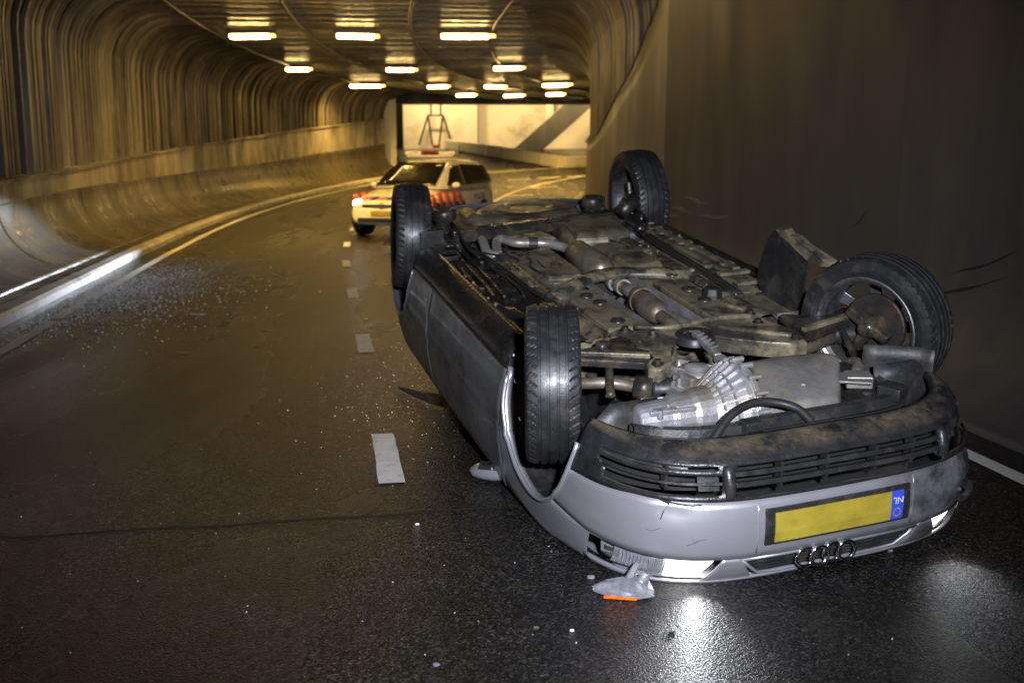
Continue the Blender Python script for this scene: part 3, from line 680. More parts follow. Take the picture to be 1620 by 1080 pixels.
for sgn in (1, -1):
    md = M['silver_dark'] if True else None
    side_panel('front_wing', sgn, 0, 0, wing_bottom, lambda x: float(np.interp(x, [.86, 1.5, 1.92], [.84, .80, .75])) if x < 1.70 else float(np.interp(x, [1.70, 1.74, 1.92], [.78, .618, .612])), M['silver'], ax=axf)
    MB().grid([[(x, sgn*side_y(x, z), z) for z in (.72, .735, .75)] for x in np.linspace(1.70, 1.93, 8)]).build('wing_edge', M['silver'], car, smooth=True, solid=.012)
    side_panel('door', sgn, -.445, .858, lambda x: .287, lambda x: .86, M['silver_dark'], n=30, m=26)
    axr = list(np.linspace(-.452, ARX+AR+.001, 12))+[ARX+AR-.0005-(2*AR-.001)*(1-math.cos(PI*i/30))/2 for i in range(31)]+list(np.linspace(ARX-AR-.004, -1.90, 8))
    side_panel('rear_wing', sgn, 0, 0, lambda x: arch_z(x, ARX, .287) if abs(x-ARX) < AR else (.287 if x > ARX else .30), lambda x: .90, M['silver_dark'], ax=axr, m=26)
    # rolled arch lips and liners
    for ax_ in (AFX, ARX):
        q = MB(); pts = []
        for i in range(37):
            a = PI*i/36; x = ax_+AR*math.cos(a); z = AZ+AR*math.sin(a); pts.append(clampw((x, sgn*(side_y(x, z)+.003), z)))
        q.tube(pts, .010, 8); q.build('arch_lip', M['silver'] if ax_ > 0 else M['silver_dark'], car, smooth=True)
        P = []
        for i in range(25):
            a = -.35+(PI+.7)*i/24; x = ax_+(AR+.012)*math.cos(a); z = AZ+(AR+.012)*math.sin(a)
            P.append([clampw((x, sgn*(side_y(x, z)-.012), z)), clampw((x, sgn*.62, z)), clampw((x, sgn*.47, z))])
        MB().grid(P).build('wheel_liner', M['liner'], car, smooth=True, solid=.004)
        if ax_ < 0 or True:
            q = MB(); pts = [clampw((ax_+(AR+.01)*math.cos(a), sgn*.47, AZ+(AR+.01)*math.sin(a))) for a in np.linspace(0.1, PI-.1, 16)]; q.v = [tuple(p) for p in pts]
            q.f = [tuple(range(16))]; q.build('inner_arch', M['liner'], car)
    # sill: black skirt rolled under the door
    prof = [(.0, .292), (.008, .275), (.004, .25), (-.012, .215), (-.035, .19), (-.075, .173), (-.10, .172), (-.112, .20)]
    P = []
    for x in np.linspace(-.872, .872, 26):
        e = max(0, abs(x)-.80)/.072; row = []
        for dy, z in prof: row.append((x, sgn*(.825+dy*1.05-.012*e*e), z+.012*e*e))
        P.append(row)
    MB().grid(P).build('sill_skirt', M['underblack'], car, smooth=True, solid=.004)
    MB().grid([[(s_*.873, sgn*y, z) for y, z in ((.82, .29), (.80, .215), (.73, .18))]+[(s_*.873, sgn*.70, .29)] for s_ in (1,)] + [[(.874, sgn*.82, .40), (.874, sgn*.8, .40), (.874, sgn*.73, .40), (.874, sgn*.7, .40)]]).build('sill_end', M['liner'], car)
# wing bolts on the arch flange
for z, x in ((.33, .93), (.22, .91), (.48, .99)): MB().lathe([(.001, .008), (.009, .007), (.01, 0)], (x, .80, z), 'y', 8).build('bolt', M['shield'], car)

# bonnet, glasshouse and roof, crushed flat where they lie on the road
P = []
for i in range(15):
    f_ = i/14; row = []
    for j in range(21):
        y = (j/20*2-1); z = .735+.20*f_**.8; x = 2.03-1.1*f_; hw = (.70+.10*f_); yy = y*hw; xx = x-.0*y*y if f_ > .3 else x-(1-f_/.3)*(X0(.73)-front_x(yy, .73))*1.0; row.append(clampw((xx, yy, z+.02*(1-y*y)*f_)))
    P.append(row)
MB().grid(P).build('bonnet', M['silver'], car, smooth=True, solid=.006)
MB().grid(surf_strip(-.72, .72, .722, .745, .0, n=30, m=2)).build('bonnet_edge', M['silver'], car, smooth=True, solid=.010)
P = []
secs = [(.96, .93, .74), (.75, 1.08, .70), (.35, 1.30, .62), (.0, 1.39, .58), (-.6, 1.42, .58), (-1.2, 1.38, .50), (-1.55, 1.30, .44), (-1.92, .98, .50)]
for x, z, hw in secs:
    row = []
    for k in range(13):
        y = (k/12*2-1); row.append(clampw((x, y*hw, z-.05*abs(y)**4)))
    P.append(row)
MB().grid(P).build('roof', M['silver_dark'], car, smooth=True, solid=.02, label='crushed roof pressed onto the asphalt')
for sgn in (1, -1):
    segs = [(.80, .40), (.38, -.40), (-.46, -1.3)]
    for a, c_ in segs:
        Pq = []
        for x in np.linspace(a, c_, 6):
            xz = np.interp(-x, [-s_[0] for s_ in secs], [s_[1] for s_ in secs]); xh = np.interp(-x, [-s_[0] for s_ in secs], [s_[2] for s_ in secs])
            Pq.append([clampw((x, sgn*(.825+(xh-.825)*k/4), .865+(xz-.03-.865)*k/4)) for k in range(5)])
        MB().grid(Pq).build('side_window', M['pglass'], car, smooth=True)
    for x in (.39, -.43):
        q = MB(); xz = np.interp(-x, [-s_[0] for s_ in secs], [s_[1] for s_ in secs]); q.tube([clampw((x, sgn*(.77-.03*k), .86+(xz-.86)*k/5)) for k in range(6)], .022, 8); q.build('pillar', M['black'], car)
# rear end
rowsR = [[(x, y, z) for x, y in bumper_cols(z, 48, False)] for z in (.19, .22, .28, .36, .45, .55, .62)]
MB().grid(rowsR).build('rear_bumper', M['silver_dark'], car, smooth=True, solid=.005)
P = [[clampw((rear_x(y, min(z, .95)) + max(0, z-.95)*.35, y, z)) for y in np.linspace(-1, 1, 15)*float(np.interp(z, [.62, .85, 1.3], [.72, .60, .40]))] for z in (.625, .7, .8, .9, 1.0, 1.15, 1.3)]
MB().grid(P).build('tailgate', M['silver_dark'], car, smooth=True, solid=.006)
# dark box that closes the body behind the mechanical parts
MB().grid([[(x, y, .50) for y in (-.62, -.3, 0, .3, .62)] for x in (.85, 1.2, 1.6, 1.9)]).build('engine_bay', M['void'], car)
MB().grid([[(.90, y, z) for y in (-.7, 0, .7)] for z in (.2, .35, .52)]).build('bulkhead', M['under'], car)
MB().grid([[(1.90, y, z) for y in (-.45, 0, .45)] for z in (.24, .35, .52)]).build('radiator', M['void'], car)

# ---- floor
def floor_z(x, y):
    z = .205; a = abs(y)
    z += .014*math.tanh((a-.52)/.02)*.5+.007          # outer bays sit a little higher
    for yc in (.40, -.40): z -= .030*max(0, 1-((y-yc)/.045)**4) if abs(y-yc) < .045 else 0
    if a < .17 and x > -.02: z += .15*min(1, max(0, (.17-a)/.04))
    elif a < .15: z += .05*min(1, (.15-a)/.04)
    # pressed ribs
    if .46 < a < .70: z += -.012*max(0, math.sin((x*2.2+a*9)*PI))**3 - .01*max(0, 1-((a-.60)/.03)**2)*(1 if -.7 < x < .5 else 0)
    if .19 < a < .34 and x < .0: z -= .014*min(1, max(0, min(x+.56, -x+.02, a-.19, .34-a)/.02))
    if .19 < a < .34 and x > .20: z -= .010*min(1, max(0, min(x-.22, .86-x, a-.19, .34-a)/.025))
    if x < -.62: z += min(.06, (-.62-x)*.3)
    return z
nx, ny = 120, 110
def floor_part(name, y0, y1, mat, x0=-1.05, x1=.93):
    MB().grid([[(x, y, floor_z(x, y)) for y in np.linspace(y0, y1, max(4, int((y1-y0)*75)))] for x in np.linspace(x0, x1, nx)]).build(name, mat, car, smooth=True)
floor_part('floor_pan', .455, .745, M['underblack']); floor_part('floor_pan', -.745, -.455, M['dusty'])
floor_part('floor_rail', .36, .453, M['under']); floor_part('floor_rail', -.453, -.36, M['under'])
floor_part('floor_pan', .125, .358, M['dusty']); floor_part('floor_pan', -.358, -.125, M['dusty'])
floor_part('tunnel', -.124, .124, M['under'])
# heat shield along the right of the tunnel
P = []
for x in np.linspace(.0, .88, 24):
    wv = .006*math.sin(x*40); P.append([(x, -.125+wv*.3, .19), (x, -.12+wv, .22), (x, -.10+wv, .27), (x, -.075, .32), (x, -.03, .345)])
MB().grid(P).build('heat_shield', M['shield'], car, smooth=True, solid=.002)
P = [[(x, y, z) for y, z in ((.125, .192), (.165, .190), (.17, .196))] for x in np.linspace(.10, .86, 12)]; MB().grid(P).build('heat_shield', M['shield'], car, solid=.002)
# long strips and pipes along the rails
MB().tube(smooth_path([(-.75, .50, .185), (-.3, .47, .18), (.2, .45, .18), (.6, .40, .18), (.9, .36, .19)]), .007, 6).build('brake_pipe', M['rubber'], car, smooth=True)
MB().tube(smooth_path([(-.75, .525, .185), (-.3, .49, .18), (.2, .468, .18), (.62, .415, .18)]), .005, 6).build('brake_pipe', M['rubber'], car, smooth=True)
for k in range(4): MB().tube(smooth_path([(-.85, -.56-.018*k, .19), (-.5, -.50-.018*k, .185), (0, -.475-.016*k, .185), (.55, -.45-.014*k, .19)]), .006, 6).build('fuel_pipe', M['rubber' if k % 2 else 'steel'], car, smooth=True)
# cross brace: a shallow chevron over the tunnel
q = MB(); top_ = [(.30, .44), (.10, .24), (-.03, .06), (-.04, -.08), (.03, -.22), (.15, -.42)]; bot = [(.40, .40), (.20, .22), (.085, .06), (.075, -.08), (.14, -.22), (.25, -.40)]
P = []
for (a, c_), (d, e) in zip(top_, bot):
    mx_, my_ = (a+d)/2, (c_+e)/2; P.append([(a, c_, .20), (a+.012, c_, .168), (mx_, my_, .160), (d-.012, e, .168), (d, e, .20)])
MB().grid(P).build('cross_brace', M['under'], car, smooth=True, solid=.004)
for x, y in ((.33, .41), (.20, -.40)): MB().lathe([(.001, -.016), (.014, -.015), (.016, 0), (.03, .002)], (x, y, .165), 'z', 8).build('bolt', M['frame'], car)
# right-hand bay panels that catch the light
for k in range(3):
    MB().box((-.32+.02*k, -.60-.075*k, .188), (1.05-.1*k, .04, .022)).build('floor_rib', M['dusty'], car, bevel=.006)
for x in (.05, .22, .40): MB().box((x, -.64, .190), (.05, .20, .02)).build('floor_rib', M['dusty'], car, bevel=.006)
for k in range(3): MB().box((-.30+.05*k, .58+.05*k, .20), (.95-.2*k, .022, .02), Matrix.Rotation(.05, 3, 'Z')).build('floor_rib', M['underblack'], car, bevel=.007)
MB().prism([(-.62, .10), (-.54, .32), (.0, .31), (.02, .13), (-.1, .10)], .176, .21, .02).build('floor_panel', M['dusty'], car, bevel=.006)
MB().prism([(-.57, -.16), (-.57, -.36), (-.06, -.36), (.01, -.16)], .172, .21, .03).build('floor_panel', M['dusty'], car, bevel=.008)
MB().prism([(.24, .17), (.22, .34), (.84, .34), (.86, .20), (.80, .17)], .182, .21, .012).build('floor_panel', M['dusty'], car, bevel=.005)
MB().prism([(.24, -.16), (.22, -.34), (.84, -.34), (.86, -.16)], .182, .21, .012).build('floor_panel', M['dusty'], car, bevel=.005)
for x, y in ((.48, .23), (.76, .26), (-.47, .29), (-.38, -.30), (.44, -.26), (.17, -.30), (.36, .25), (-.2, .20), (.62, -.25)):
    MB().lathe([(.001, -.012), (.010, -.012), (.012, -.004), (.022, -.002), (.026, -.010), (.032, -.009), (.034, 0)], (x, y, .180), 'z', 18).build('drain_plug', M['arm'], car, smooth=True)
MB().lathe([(.001, -.052), (.040, -.05), (.048, -.02), (.052, .02)], (.58, -.31, .185), 'z', 6).build('rubber_cap', M['rubber'], car, bevel=.006)
MB().lathe([(.03, .0), (.07, -.012), (.085, -.008), (.09, .02)], (.72, -.35, .18), 'z', 20, squash=.6).build('floor_ring', M['frame'], car, smooth=True)
random.seed(5)
for k in range(34):
    MB().lathe([(.001, -.009), (.006, -.008), (.007, .003)], (random.uniform(-.55, .85), random.choice((.375, .43, -.375, -.43, .155, .70, -.70)), .178 if k % 2 else .186), 'z', 6).build('bolt', M['frame'], car)

for k in range(46):
    x = random.uniform(-.9, .85); y = random.choice((1, -1))*random.uniform(.17, .72); sx = random.uniform(.02, .07)
    MB().box((x, y, floor_z(x, y)-.004), (sx, random.uniform(.012, .035), .012), Matrix.Rotation(random.choice((0, .3, 1.57, -.5)), 3, 'Z')).build('floor_clip', random.choice((M['frame'], M['arm'], M['dusty'], M['under'])), car, bevel=.003)
for k in range(9):
    x = random.uniform(-.8, .3); y = random.choice((1, -1))*random.uniform(.2, .6); L_ = random.uniform(.2, .5)
    MB().tube(smooth_path([(x, y, .188), (x+L_*.3, y+random.uniform(-.04, .04), .176), (x+L_*.7, y+random.uniform(-.05, .05), .178), (x+L_, y, .188)]), .006, 6).build('cable', M['rubber'], car, smooth=True)
for k in range(6): MB().box((-.95+.13*k, -.66, .186), (.05, .12, .014)).build('floor_pad', M['dusty'], car, bevel=.006)
# ---- exhaust
MB().tube(smooth_path([(.93, .01, .30), (.84, -.02, .245), (.72, -.005, .225), (.64, .0, .215)]), .030, 14).build('exhaust_pipe', M['exhaust'], car, smooth=True)
MB().tube(smooth_path([(.93, -.10, .30), (.84, -.105, .25), (.72, -.06, .225), (.62, -.02, .22)]), .027, 14).build('exhaust_pipe', M['exhaust'], car, smooth=True)
MB().tube([(.66, .0, .22), (.63, .0, .215), (.58, .0, .215), (.40, -.02, .215), (.34, -.03, .215), (.31, -.03, .215)], [.034, .05, .060, .060, .046, .036], 20).build('catalyst', M['exhaust'], car, smooth=True)
MB().tube([(.31, -.03, .215), (.20, -.035, .22), (.02, -.03, .23), (-.06, -.02, .23)], .032, 14).build('exhaust_pipe', M['exhaust'], car, smooth=True)
MB().tube([(.42, -.018, .215), (.40, -.02, .215)], .064, 20).build('exhaust_clamp', M['muffler'], car); MB().tube([(.16, -.035, .222), (.12, -.035, .224)], .042, 14).build('exhaust_clamp', M['tailpipe'], car); MB().tube([(.07, -.03, .226), (.04, -.03, .228)], .042, 14).build('exhaust_clamp', M['tailpipe'], car)
MB().tube([(-.05, -.012, .215), (-.06, -.012, .205), (-.08, -.012, .195), (-.43, -.012, .185), (-.46, -.012, .187), (-.475, -.012, .19)], [.03, .062, .074, .074, .06, .03], 22).build('muffler', M['muffler'], car, smooth=True)
MB().tube(smooth_path([(-.47, -.005, .185), (-.55, .03, .175), (-.625, .10, .165), (-.65, .19, .16), (-.67, .27, .155), (-.76, .32, .15), (-.735, .365, .165), (-.60, .40, .19), (-.56, .43, .19), (-.62, .455, .18), (-.74, .44, .16), (-.80, .43, .155)], 6), .027, 14).build('tail_pipe', M['tailpipe'], car, smooth=True)
MB().tube([(-.638, .15, .162), (-.648, .20, .16)], .036, 14).build('exhaust_clamp', M['steel'], car)

# ---- rear axle, tank, spare-wheel well
MB().bar((-1.00, .56, .155), (-1.13, -.60, .155), .075, .05).build('axle_beam', M['arm'], car, bevel=.012)
MB().bar((-.955, .56, .172), (-1.085, -.60, .172), .02, .06).build('axle_beam', M['arm'], car, bevel=.005)
for sgn in (1, -1):
    MB().bar((-.80, sgn*.60, .20), (-1.30, sgn*.63, .19), .09, .07).build('trailing_arm', M['arm'], car, bevel=.018)
    cx, cy = -1.40, sgn*.50
    q = MB(); q.lathe([(.02, .0), (.028, -.035), (.04, -.055), (.066, -.058), (.074, -.045), (.076, .0), (.05, .03), (.05, .10)], (cx, cy, .15), 'z', 18); q.build('spring_seat', M['arm'], car, smooth=True)
    pts = [(cx+.05*math.cos(a), cy+.05*math.sin(a), .17+.02*a/2) for a in np.linspace(0, 6*PI, 60)]; MB().tube(pts, .008, 6).build('coil_spring', M['rubber'], car, smooth=True)
    MB().tube([(-1.50, sgn*.60, .12), (-1.48, sgn*.60, .38)], .028, 12).build('damper', M['arm'], car, smooth=True)
    MB().lathe([(.001, .0), (.055, .0), (.06, .02), (.06, .10), (.05, .11)], (-1.2565, sgn*.60, .21), 'y', 16).build('rear_hub', M['disc'], car, smooth=True)
MB().prism([(-1.66, .35), (-1.42, .47), (-1.10, .46), (-1.02, .36), (-1.12, .28), (-1.55, .29)], .150, .165).build('arm_plate', M['muffler'], car, bevel=.004)
MB().tube([(-1.50, .33, .165), (-1.1, .33, .175)], [.05, .065], 14).build('arm_tube', M['muffler'], car, smooth=True)
MB().tube([(-1.0, -.52, .12), (-1.06, -.64, .06), (-1.10, -.66, .10)], [.045, .05, .05], 14).build('damper', M['arm'], car, smooth=True)
MB().lathe([(.001, -.045), (.20, -.045), (.27, -.040), (.30, -.020), (.32, .03), (.33, .09)], (-1.50, -.08, .20), 'z', 40, squash=1.12).build('spare_wheel_well', M['muffler'], car, smooth=True)
MB().lathe([(.10, .0), (.13, -.008), (.19, -.008), (.21, .0)], (-1.50, -.08, .156), 'z', 36, squash=1.1).build('well_rib', M['under'], car, smooth=True)
MB().grid([[(x, y, .245+.02*math.sin(x*20)) for y in np.linspace(-.70, .70, 12)] for x in np.linspace(-1.95, -1.0, 10)]).build('boot_floor', M['under'], car, smooth=True)
def pad(name, poly, z0, z1, mat, ch): return MB().prism(poly, z0, z1, ch).build(name, mat, car, smooth=False, bevel=.022, seg=3)
pad('fuel_tank', [(-.66, -.06), (-.98, -.06), (-1.03, -.20), (-1.05, -.44), (-.92, -.50), (-.70, -.46), (-.62, -.28)], .135, .24, M['muffler'], .05)
pad('fuel_tank', [(-.70, -.02), (-.95, -.0), (-1.0, .12), (-.96, .25), (-.84, .26), (-.74, .12)], .155, .24, M['under'], .04)
MB().tube(smooth_path([(-.62, -.05, .19), (-.66, -.09, .145), (-.85, -.11, .125), (-1.0, -.10, .16)]), .012, 6).build('tank_strap', M['frame'], car)
MB().tube(smooth_path([(-.66, -.52, .19), (-.78, -.60, .13), (-1.0, -.62, .09), (-1.15, -.58, .12)]), .008, 6).build('brake_cable', M['rubber'], car, smooth=True)
MB().tube(smooth_path([(-.55, .52, .19), (-.75, .55, .15), (-1.0, .52, .12), (-1.2, .5, .13)]), .008, 6).build('brake_cable', M['rubber'], car, smooth=True)
MB().tube(smooth_path([(-.72, .58, .19), (-.9, .62, .14), (-1.05, .60, .13)]), .007, 6).build('brake_cable', M['rubber'], car, smooth=True)
MB().box((-.80, .66, .19), (.16, .12, .03)).build('jack_plate', M['underblack'], car, bevel=.008); MB().box((-.90, .70, .16), (.012, .14, .12)).build('stone_guard', M['black'], car, bevel=.004)

# ---- front subframe, arms, links
sub = [(.86, .33), (.92, .25), (.93, .14), (.89, .05), (.86, -.10), (.84, -.25), (.84, -.33), (.90, -.37), (1.00, -.37), (1.17, -.42), (1.29, -.38), (1.31, -.30), (1.25, -.20), (1.17, -.10), (1.11, -.045), (1.03, -.02), (1.0, .04), (1.03, .10), (1.11, .16), (1.22, .23), (1.34, .28), (1.37, .34), (1.34, .38), (1.22, .345), (1.12, .34), (1.04, .30), (.94, .31)]
MB().prism(sub, .172, .245, .02).build('subframe', M['frame'], car, bevel=.012, seg=3)
MB().lathe([(.001, .03), (.03, .02), (.055, -.004), (.075, -.008), (.085, .0), (.09, .03)], (1.065, .035, .172), 'z', 26).build('mount_bush', M['rubber'], car, smooth=True)
MB().tube(smooth_path([(.90, .24, .165), (.97, .10, .163), (.93, -.12, .163), (.95, -.30, .165)]), .014, 8).build('frame_rib', M['frame'], car, smooth=True)
MB().tube(smooth_path([(1.02, -.10, .168), (1.12, -.20, .168), (1.24, -.33, .168)]), .014, 8).build('frame_rib', M['frame'], car, smooth=True)
for x, y in ((.91, .29), (.90, -.33), (1.33, .335), (1.26, -.34), (1.0, .20), (1.02, -.30)):
    MB().lathe([(.001, -.02), (.014, -.018), (.015, -.004), (.026, -.003), (.027, .01)], (x, y, .172), 'z', 8).build('bolt', M['arm'], car)
q = MB(); q.bar((1.065, .035, .165), (1.34, .07, .175), .035, .03); q.bar((1.34, .07, .175), (1.50, .085, .195), .05, .028); q.build('pendulum_mount', M['alu'], car, bevel=.008)
for k in range(5): MB().bar((1.12+.04*k, .022+.005*k, .150), (1.135+.04*k, .062+.005*k, .150), .008, .008).build('mount_rib', M['alu'], car)
armL = [(1.07, .62), (1.15, .64), (1.30, .38), (1.28, .32), (1.19, .30), (1.13, .34), (1.03, .31), (.97, .33), (.99, .40), (1.05, .44), (1.06, .52)]
MB().prism(armL, .168, .205, .012).build('control_arm', M['arm'], car, bevel=.008)
MB().bar((1.12, .63, .158), (1.27, .34, .158), .03, .02).build('arm_flange', M['frame'], car, bevel=.004)
armR = [(1.20, -.40), (1.29, -.37), (1.17, -.66), (1.12, -.78), (1.02, -.80), (1.03, -.66), (1.05, -.50), (1.0, -.42)]
MB().prism(armR, .150, .19, .012).build('control_arm', M['arm'], car, bevel=.008)
MB().bar((1.25, -.38, .142), (1.13, -.74, .142), .03, .02).build('arm_flange', M['frame'], car, bevel=.004)
MB().tube(smooth_path([(1.08, .47, .17), (1.14, .47, .19), (1.28, .52, .24), (1.36, .55, .27)]), [.018]*18+[.022], 10).build('drop_link', M['arm'], car, smooth=True)
MB().lathe([(.001, -.02), (.026, -.018), (.03, .0), (.026, .02)], (1.08, .47, .165), 'z', 14).build('link_joint', M['arm'], car, smooth=True)
MB().tube([(1.22, .68, .25), (1.25, .50, .26), (1.33, .38, .275)], .024, 12).build('drive_shaft', M['exhaust'], car, smooth=True)
MB().tube([(1.30, .42, .27), (1.34, .36, .275)], [.05, .055], 14).build('shaft_joint', M['arm'], car, smooth=True)
pr = []; pts = []
for k in range(13): f_ = k/12; pts.append((1.335+.05*f_, .36-.13*f_, .275)); pr.append((.045+.02*f_)*(1 if k % 2 else .84))
MB().tube(pts, pr, 20).build('rubber_boot', M['rubber'], car, smooth=True)
MB().tube([(1.14, -.28, .26), (1.17, -.46, .255), (1.12, -.64, .24)], .034, 14).build('drive_shaft', M['exhaust'], car, smooth=True)
MB().tube([(1.155, -.455, .257), (1.145, -.53, .25)], .0355, 14).build('shaft_sticker', M['clear'], car, smooth=True)
MB().tube(smooth_path([(1.05, -.62, .15), (1.14, -.64, .20), (1.32, -.62, .30)]), .016, 8).build('drop_link', M['arm'], car, smooth=True)
pr = []; pts = []
for k in range(11): f_ = k/10; pts.append((1.12+.03*f_, -.62-.09*f_, .235)); pr.append((.045+.008*f_)*(1 if k % 2 else .8))
MB().tube(pts, pr, 18).build('rubber_boot', M['rubber'], car, smooth=True)
MB().tube(smooth_path([(1.55, -.42, .28), (1.48, -.50, .24), (1.40, -.52, .26), (1.36, -.50, .33)]), .025, 10).build('coolant_hose', M['exhaust'], car, smooth=True)
random.seed(11)
for k in range(14):   # dark clutter between engine and wheels
    x = random.uniform(1.25, 1.75); y = random.choice((1, -1))*random.uniform(.40, .62); MB().box((x, y, random.uniform(.32, .40)), (random.uniform(.06, .16), random.uniform(.05, .14), random.uniform(.06, .12)), Matrix.Rotation(random.uniform(-.6, .6), 3, 'Z')).build('bay_component', random.choice((M['arm'], M['liner'], M['frame'])), car, bevel=.01)
for k in range(7):
    y = random.uniform(-.45, .45); MB().tube(smooth_path([(1.2, y, .33), (1.35, y+random.uniform(-.2, .2), .28+random.uniform(0, .05)), (1.6, y+random.uniform(-.2, .2), .33), (1.8, y, .36)]), .012, 8).build('hose', M['rubber'], car, smooth=True)

# ---- gearbox
gx, gz = 1.635, .262
q = MB(); q.lathe([(.001, .575), (.055, .57), (.066, .555), (.07, .50), (.072, .44), (.082, .43), (.084, .36), (.095, .34), (.10, .28)], (gx, 0, gz), 'y', 22); q.build('gearbox', M['alu'], car, smooth=False, bevel=.006)
q = MB(); q.lathe([(.10, .28), (.125, .24), (.165, .19), (.182, .165), (.185, .14), (.192, .138), (.192, .115), (.10, .112)], (gx-.03, 0, gz+.03), 'y', 34); bell = q.build('bell_housing', M['alu'], car, smooth=False, bevel=.004)
for k in range(15):
    a = -PI+PI*k/14*1.0; p0 = (gx-.03+.105*math.cos(a), .275, gz+.03+.105*math.sin(a)); p1 = (gx-.03+.188*math.cos(a), .155, gz+.03+.188*math.sin(a)); MB().bar(p0, p1, .008, .022, up=(math.cos(a), 0, math.sin(a))).build('housing_rib', M['alu'], bell)
for k in range(10):
    a = -PI+PI*k/9; MB().lathe([(.001, .02), (.010, .019), (.011, -.03)], (gx-.03+.198*math.cos(a), .126, gz+.03+.198*math.sin(a)), 'y', 8).build('bolt', M['alu'], bell)
for r_ in (.13, .158): 
    MB().tube([(gx-.03+r_*math.cos(a), .275-(r_-.105)*1.35, gz+.03+r_*math.sin(a)) for a in np.linspace(-PI, 0, 24)], .006, 6).build('housing_rib', M['alu'], bell)
MB().prism([(1.22, .27), (1.20, .14), (1.30, .05), (1.46, .04), (1.54, .14), (1.54, .28), (1.40, .31)], .215, .34, .03).build('differential_case', M['alu'], car, bevel=.015, seg=3)
MB().lathe([(.001, -.03), (.045, -.028), (.05, -.01), (.075, -.008), (.08, .02)], (1.36, .18, .215), 'z', 20).build('case_cover', M['alu'], car, smooth=True)
for x, y, a in ((1.30, .30, .2), (1.47, .27, -.3), (1.60, .40, .1), (1.62, .30, .5), (1.53, .10, 0)):
    MB().box((x, y, .205), (.07, .035, .05), Matrix.Rotation(a, 3, 'Z')).build('case_lug', M['alu'], car, bevel=.008)
for x, y in ((1.25, .20), (1.31, .07), (1.45, .06), (1.52, .2), (1.44, .295), (1.70, .50), (1.66, .45), (1.60, .18), (1.72, .17)):
    MB().lathe([(.001, -.016), (.011, -.015), (.012, .02)], (x, y, .212), 'z', 8).build('bolt', M['shield'], car)
for x0, y0, x1, y1 in ((1.28, .28, 1.46, .15), (1.40, .30, 1.52, .22), (1.24, .2, 1.38, .08), (1.57, .52, 1.60, .34), (1.70, .54, 1.71, .36)): MB().bar((x0, y0, .208), (x1, y1, .208), .012, .016).build('case_rib', M['alu'], car, bevel=.003)
MB().box((1.66, .47, .212), (.07, .10, .02), Matrix.Rotation(.1, 3, 'Z')).build('case_cover', M['alu'], car, bevel=.006)
MB().box((1.23, .27, .20), (.03, .06, .012)).build('lifting_eye', M['tailpipe'], car, bevel=.006)
MB().lathe([(.001, -.05), (.04, -.05), (.045, -.04), (.045, .05)], (1.44, -.03, .23), 'z', 16).build('oil_filter', M['rubber'], car, smooth=True)
for x, y in ((1.36, .0), (1.40, .05), (1.40, -.06), (1.50, .02)): MB().lathe([(.001, -.03), (.02, -.028), (.024, .03)], (x, y, .225), 'z', 10).build('sensor', M['alu'], car, smooth=True)
# ---- oil pan: ridge, sloping front, rounded edges
P = [[(1.42, .03, .30), (1.42, -.10, .30), (1.44, -.36, .30)], [(1.43, .02, .175), (1.44, -.13, .165), (1.46, -.345, .165)], [(1.53, .035, .140), (1.55, -.13, .130), (1.575, -.325, .135)], [(1.585, .05, .150), (1.60, -.12, .140), (1.63, -.30, .145)], [(1.74, .10, .215), (1.765, -.05, .215), (1.78, -.20, .22)], [(1.79, .13, .31), (1.81, 0, .31), (1.81, -.19, .31)]]
q = MB(); rows = []
for r in P: rows.append([(r[0][0], r[0][1]+.02, .31)]+r+[(r[2][0], r[2][1]-.02, .31)])
q.grid(rows); q.build('oil_pan', M['pan'], car, smooth=True, bevel=.03, seg=4)
MB().lathe([(.001, -.018), (.014, -.017), (.015, 0), (.022, .002)], (1.69, -.10, .196), 'z', 6).build('drain_bolt', M['shield'], car)
MB().prism([(1.42, -.36), (1.42, .06), (1.85, .18), (1.85, -.2)], .285, .30).build('pan_flange', M['alu'], car)
MB().box((1.60, -.42, .34), (.40, .16, .20)).build('engine_block', M['arm'], car, bevel=.02); MB().box((1.58, -.1, .42), (.5, .9, .2)).build('engine_block', M['arm'], car, bevel=.02)
MB().lathe([(.001, 0), (.07, 0), (.075, .01), (.06, .02), (.075, .03), (.04, .035)], (1.62, -.50, .30), 'y', 20).build('belt_pulley', M['steel'], car, smooth=True)
MB().tube(smooth_path([(1.88, .38, .26), (1.84, .30, .20), (1.81, .20, .175), (1.81, .11, .18), (1.85, .03, .20), (1.88, -.02, .25)]), .016, 10).build('coolant_hose', M['rubber'], car, smooth=True)
# lock carrier ledge and bracket
P = [[(front_x(y, .24)-dx, y, z) for dx, z in ((.155, .29), (.15, .232), (.115, .230), (.105, .26))] for y in np.linspace(.62, .25, 10)]; MB().grid(P).build('carrier_ledge', M['black'], car, solid=.004, bevel=.003)
P = [[(front_x(y, .24)-dx, y, z) for dx, z in ((.17, .29), (.165, .226), (.13, .224), (.12, .26))] for y in np.linspace(.20, -.48, 14)]; MB().grid(P).build('carrier_ledge', M['black'], car, solid=.004, bevel=.003)
MB().box((1.87, .225, .235), (.06, .07, .05)).build('carrier_clip', M['black'], car, bevel=.005); MB().box((1.79, -.43, .222), (.09, .08, .05), Matrix.Rotation(-.5, 3, 'Z')).build('carrier_clip', M['black'], car, bevel=.005)
MB().prism([(1.68, -.22), (1.76, -.36), (1.70, -.40), (1.64, -.36), (1.60, -.26)], .19, .20).build('bracket', M['pan'], car, bevel=.003)
MB().box((1.67, -.36, .21), (.08, .10, .05), Matrix.Rotation(.4, 3, 'Z')).build('bracket', M['alu'], car, bevel=.006)
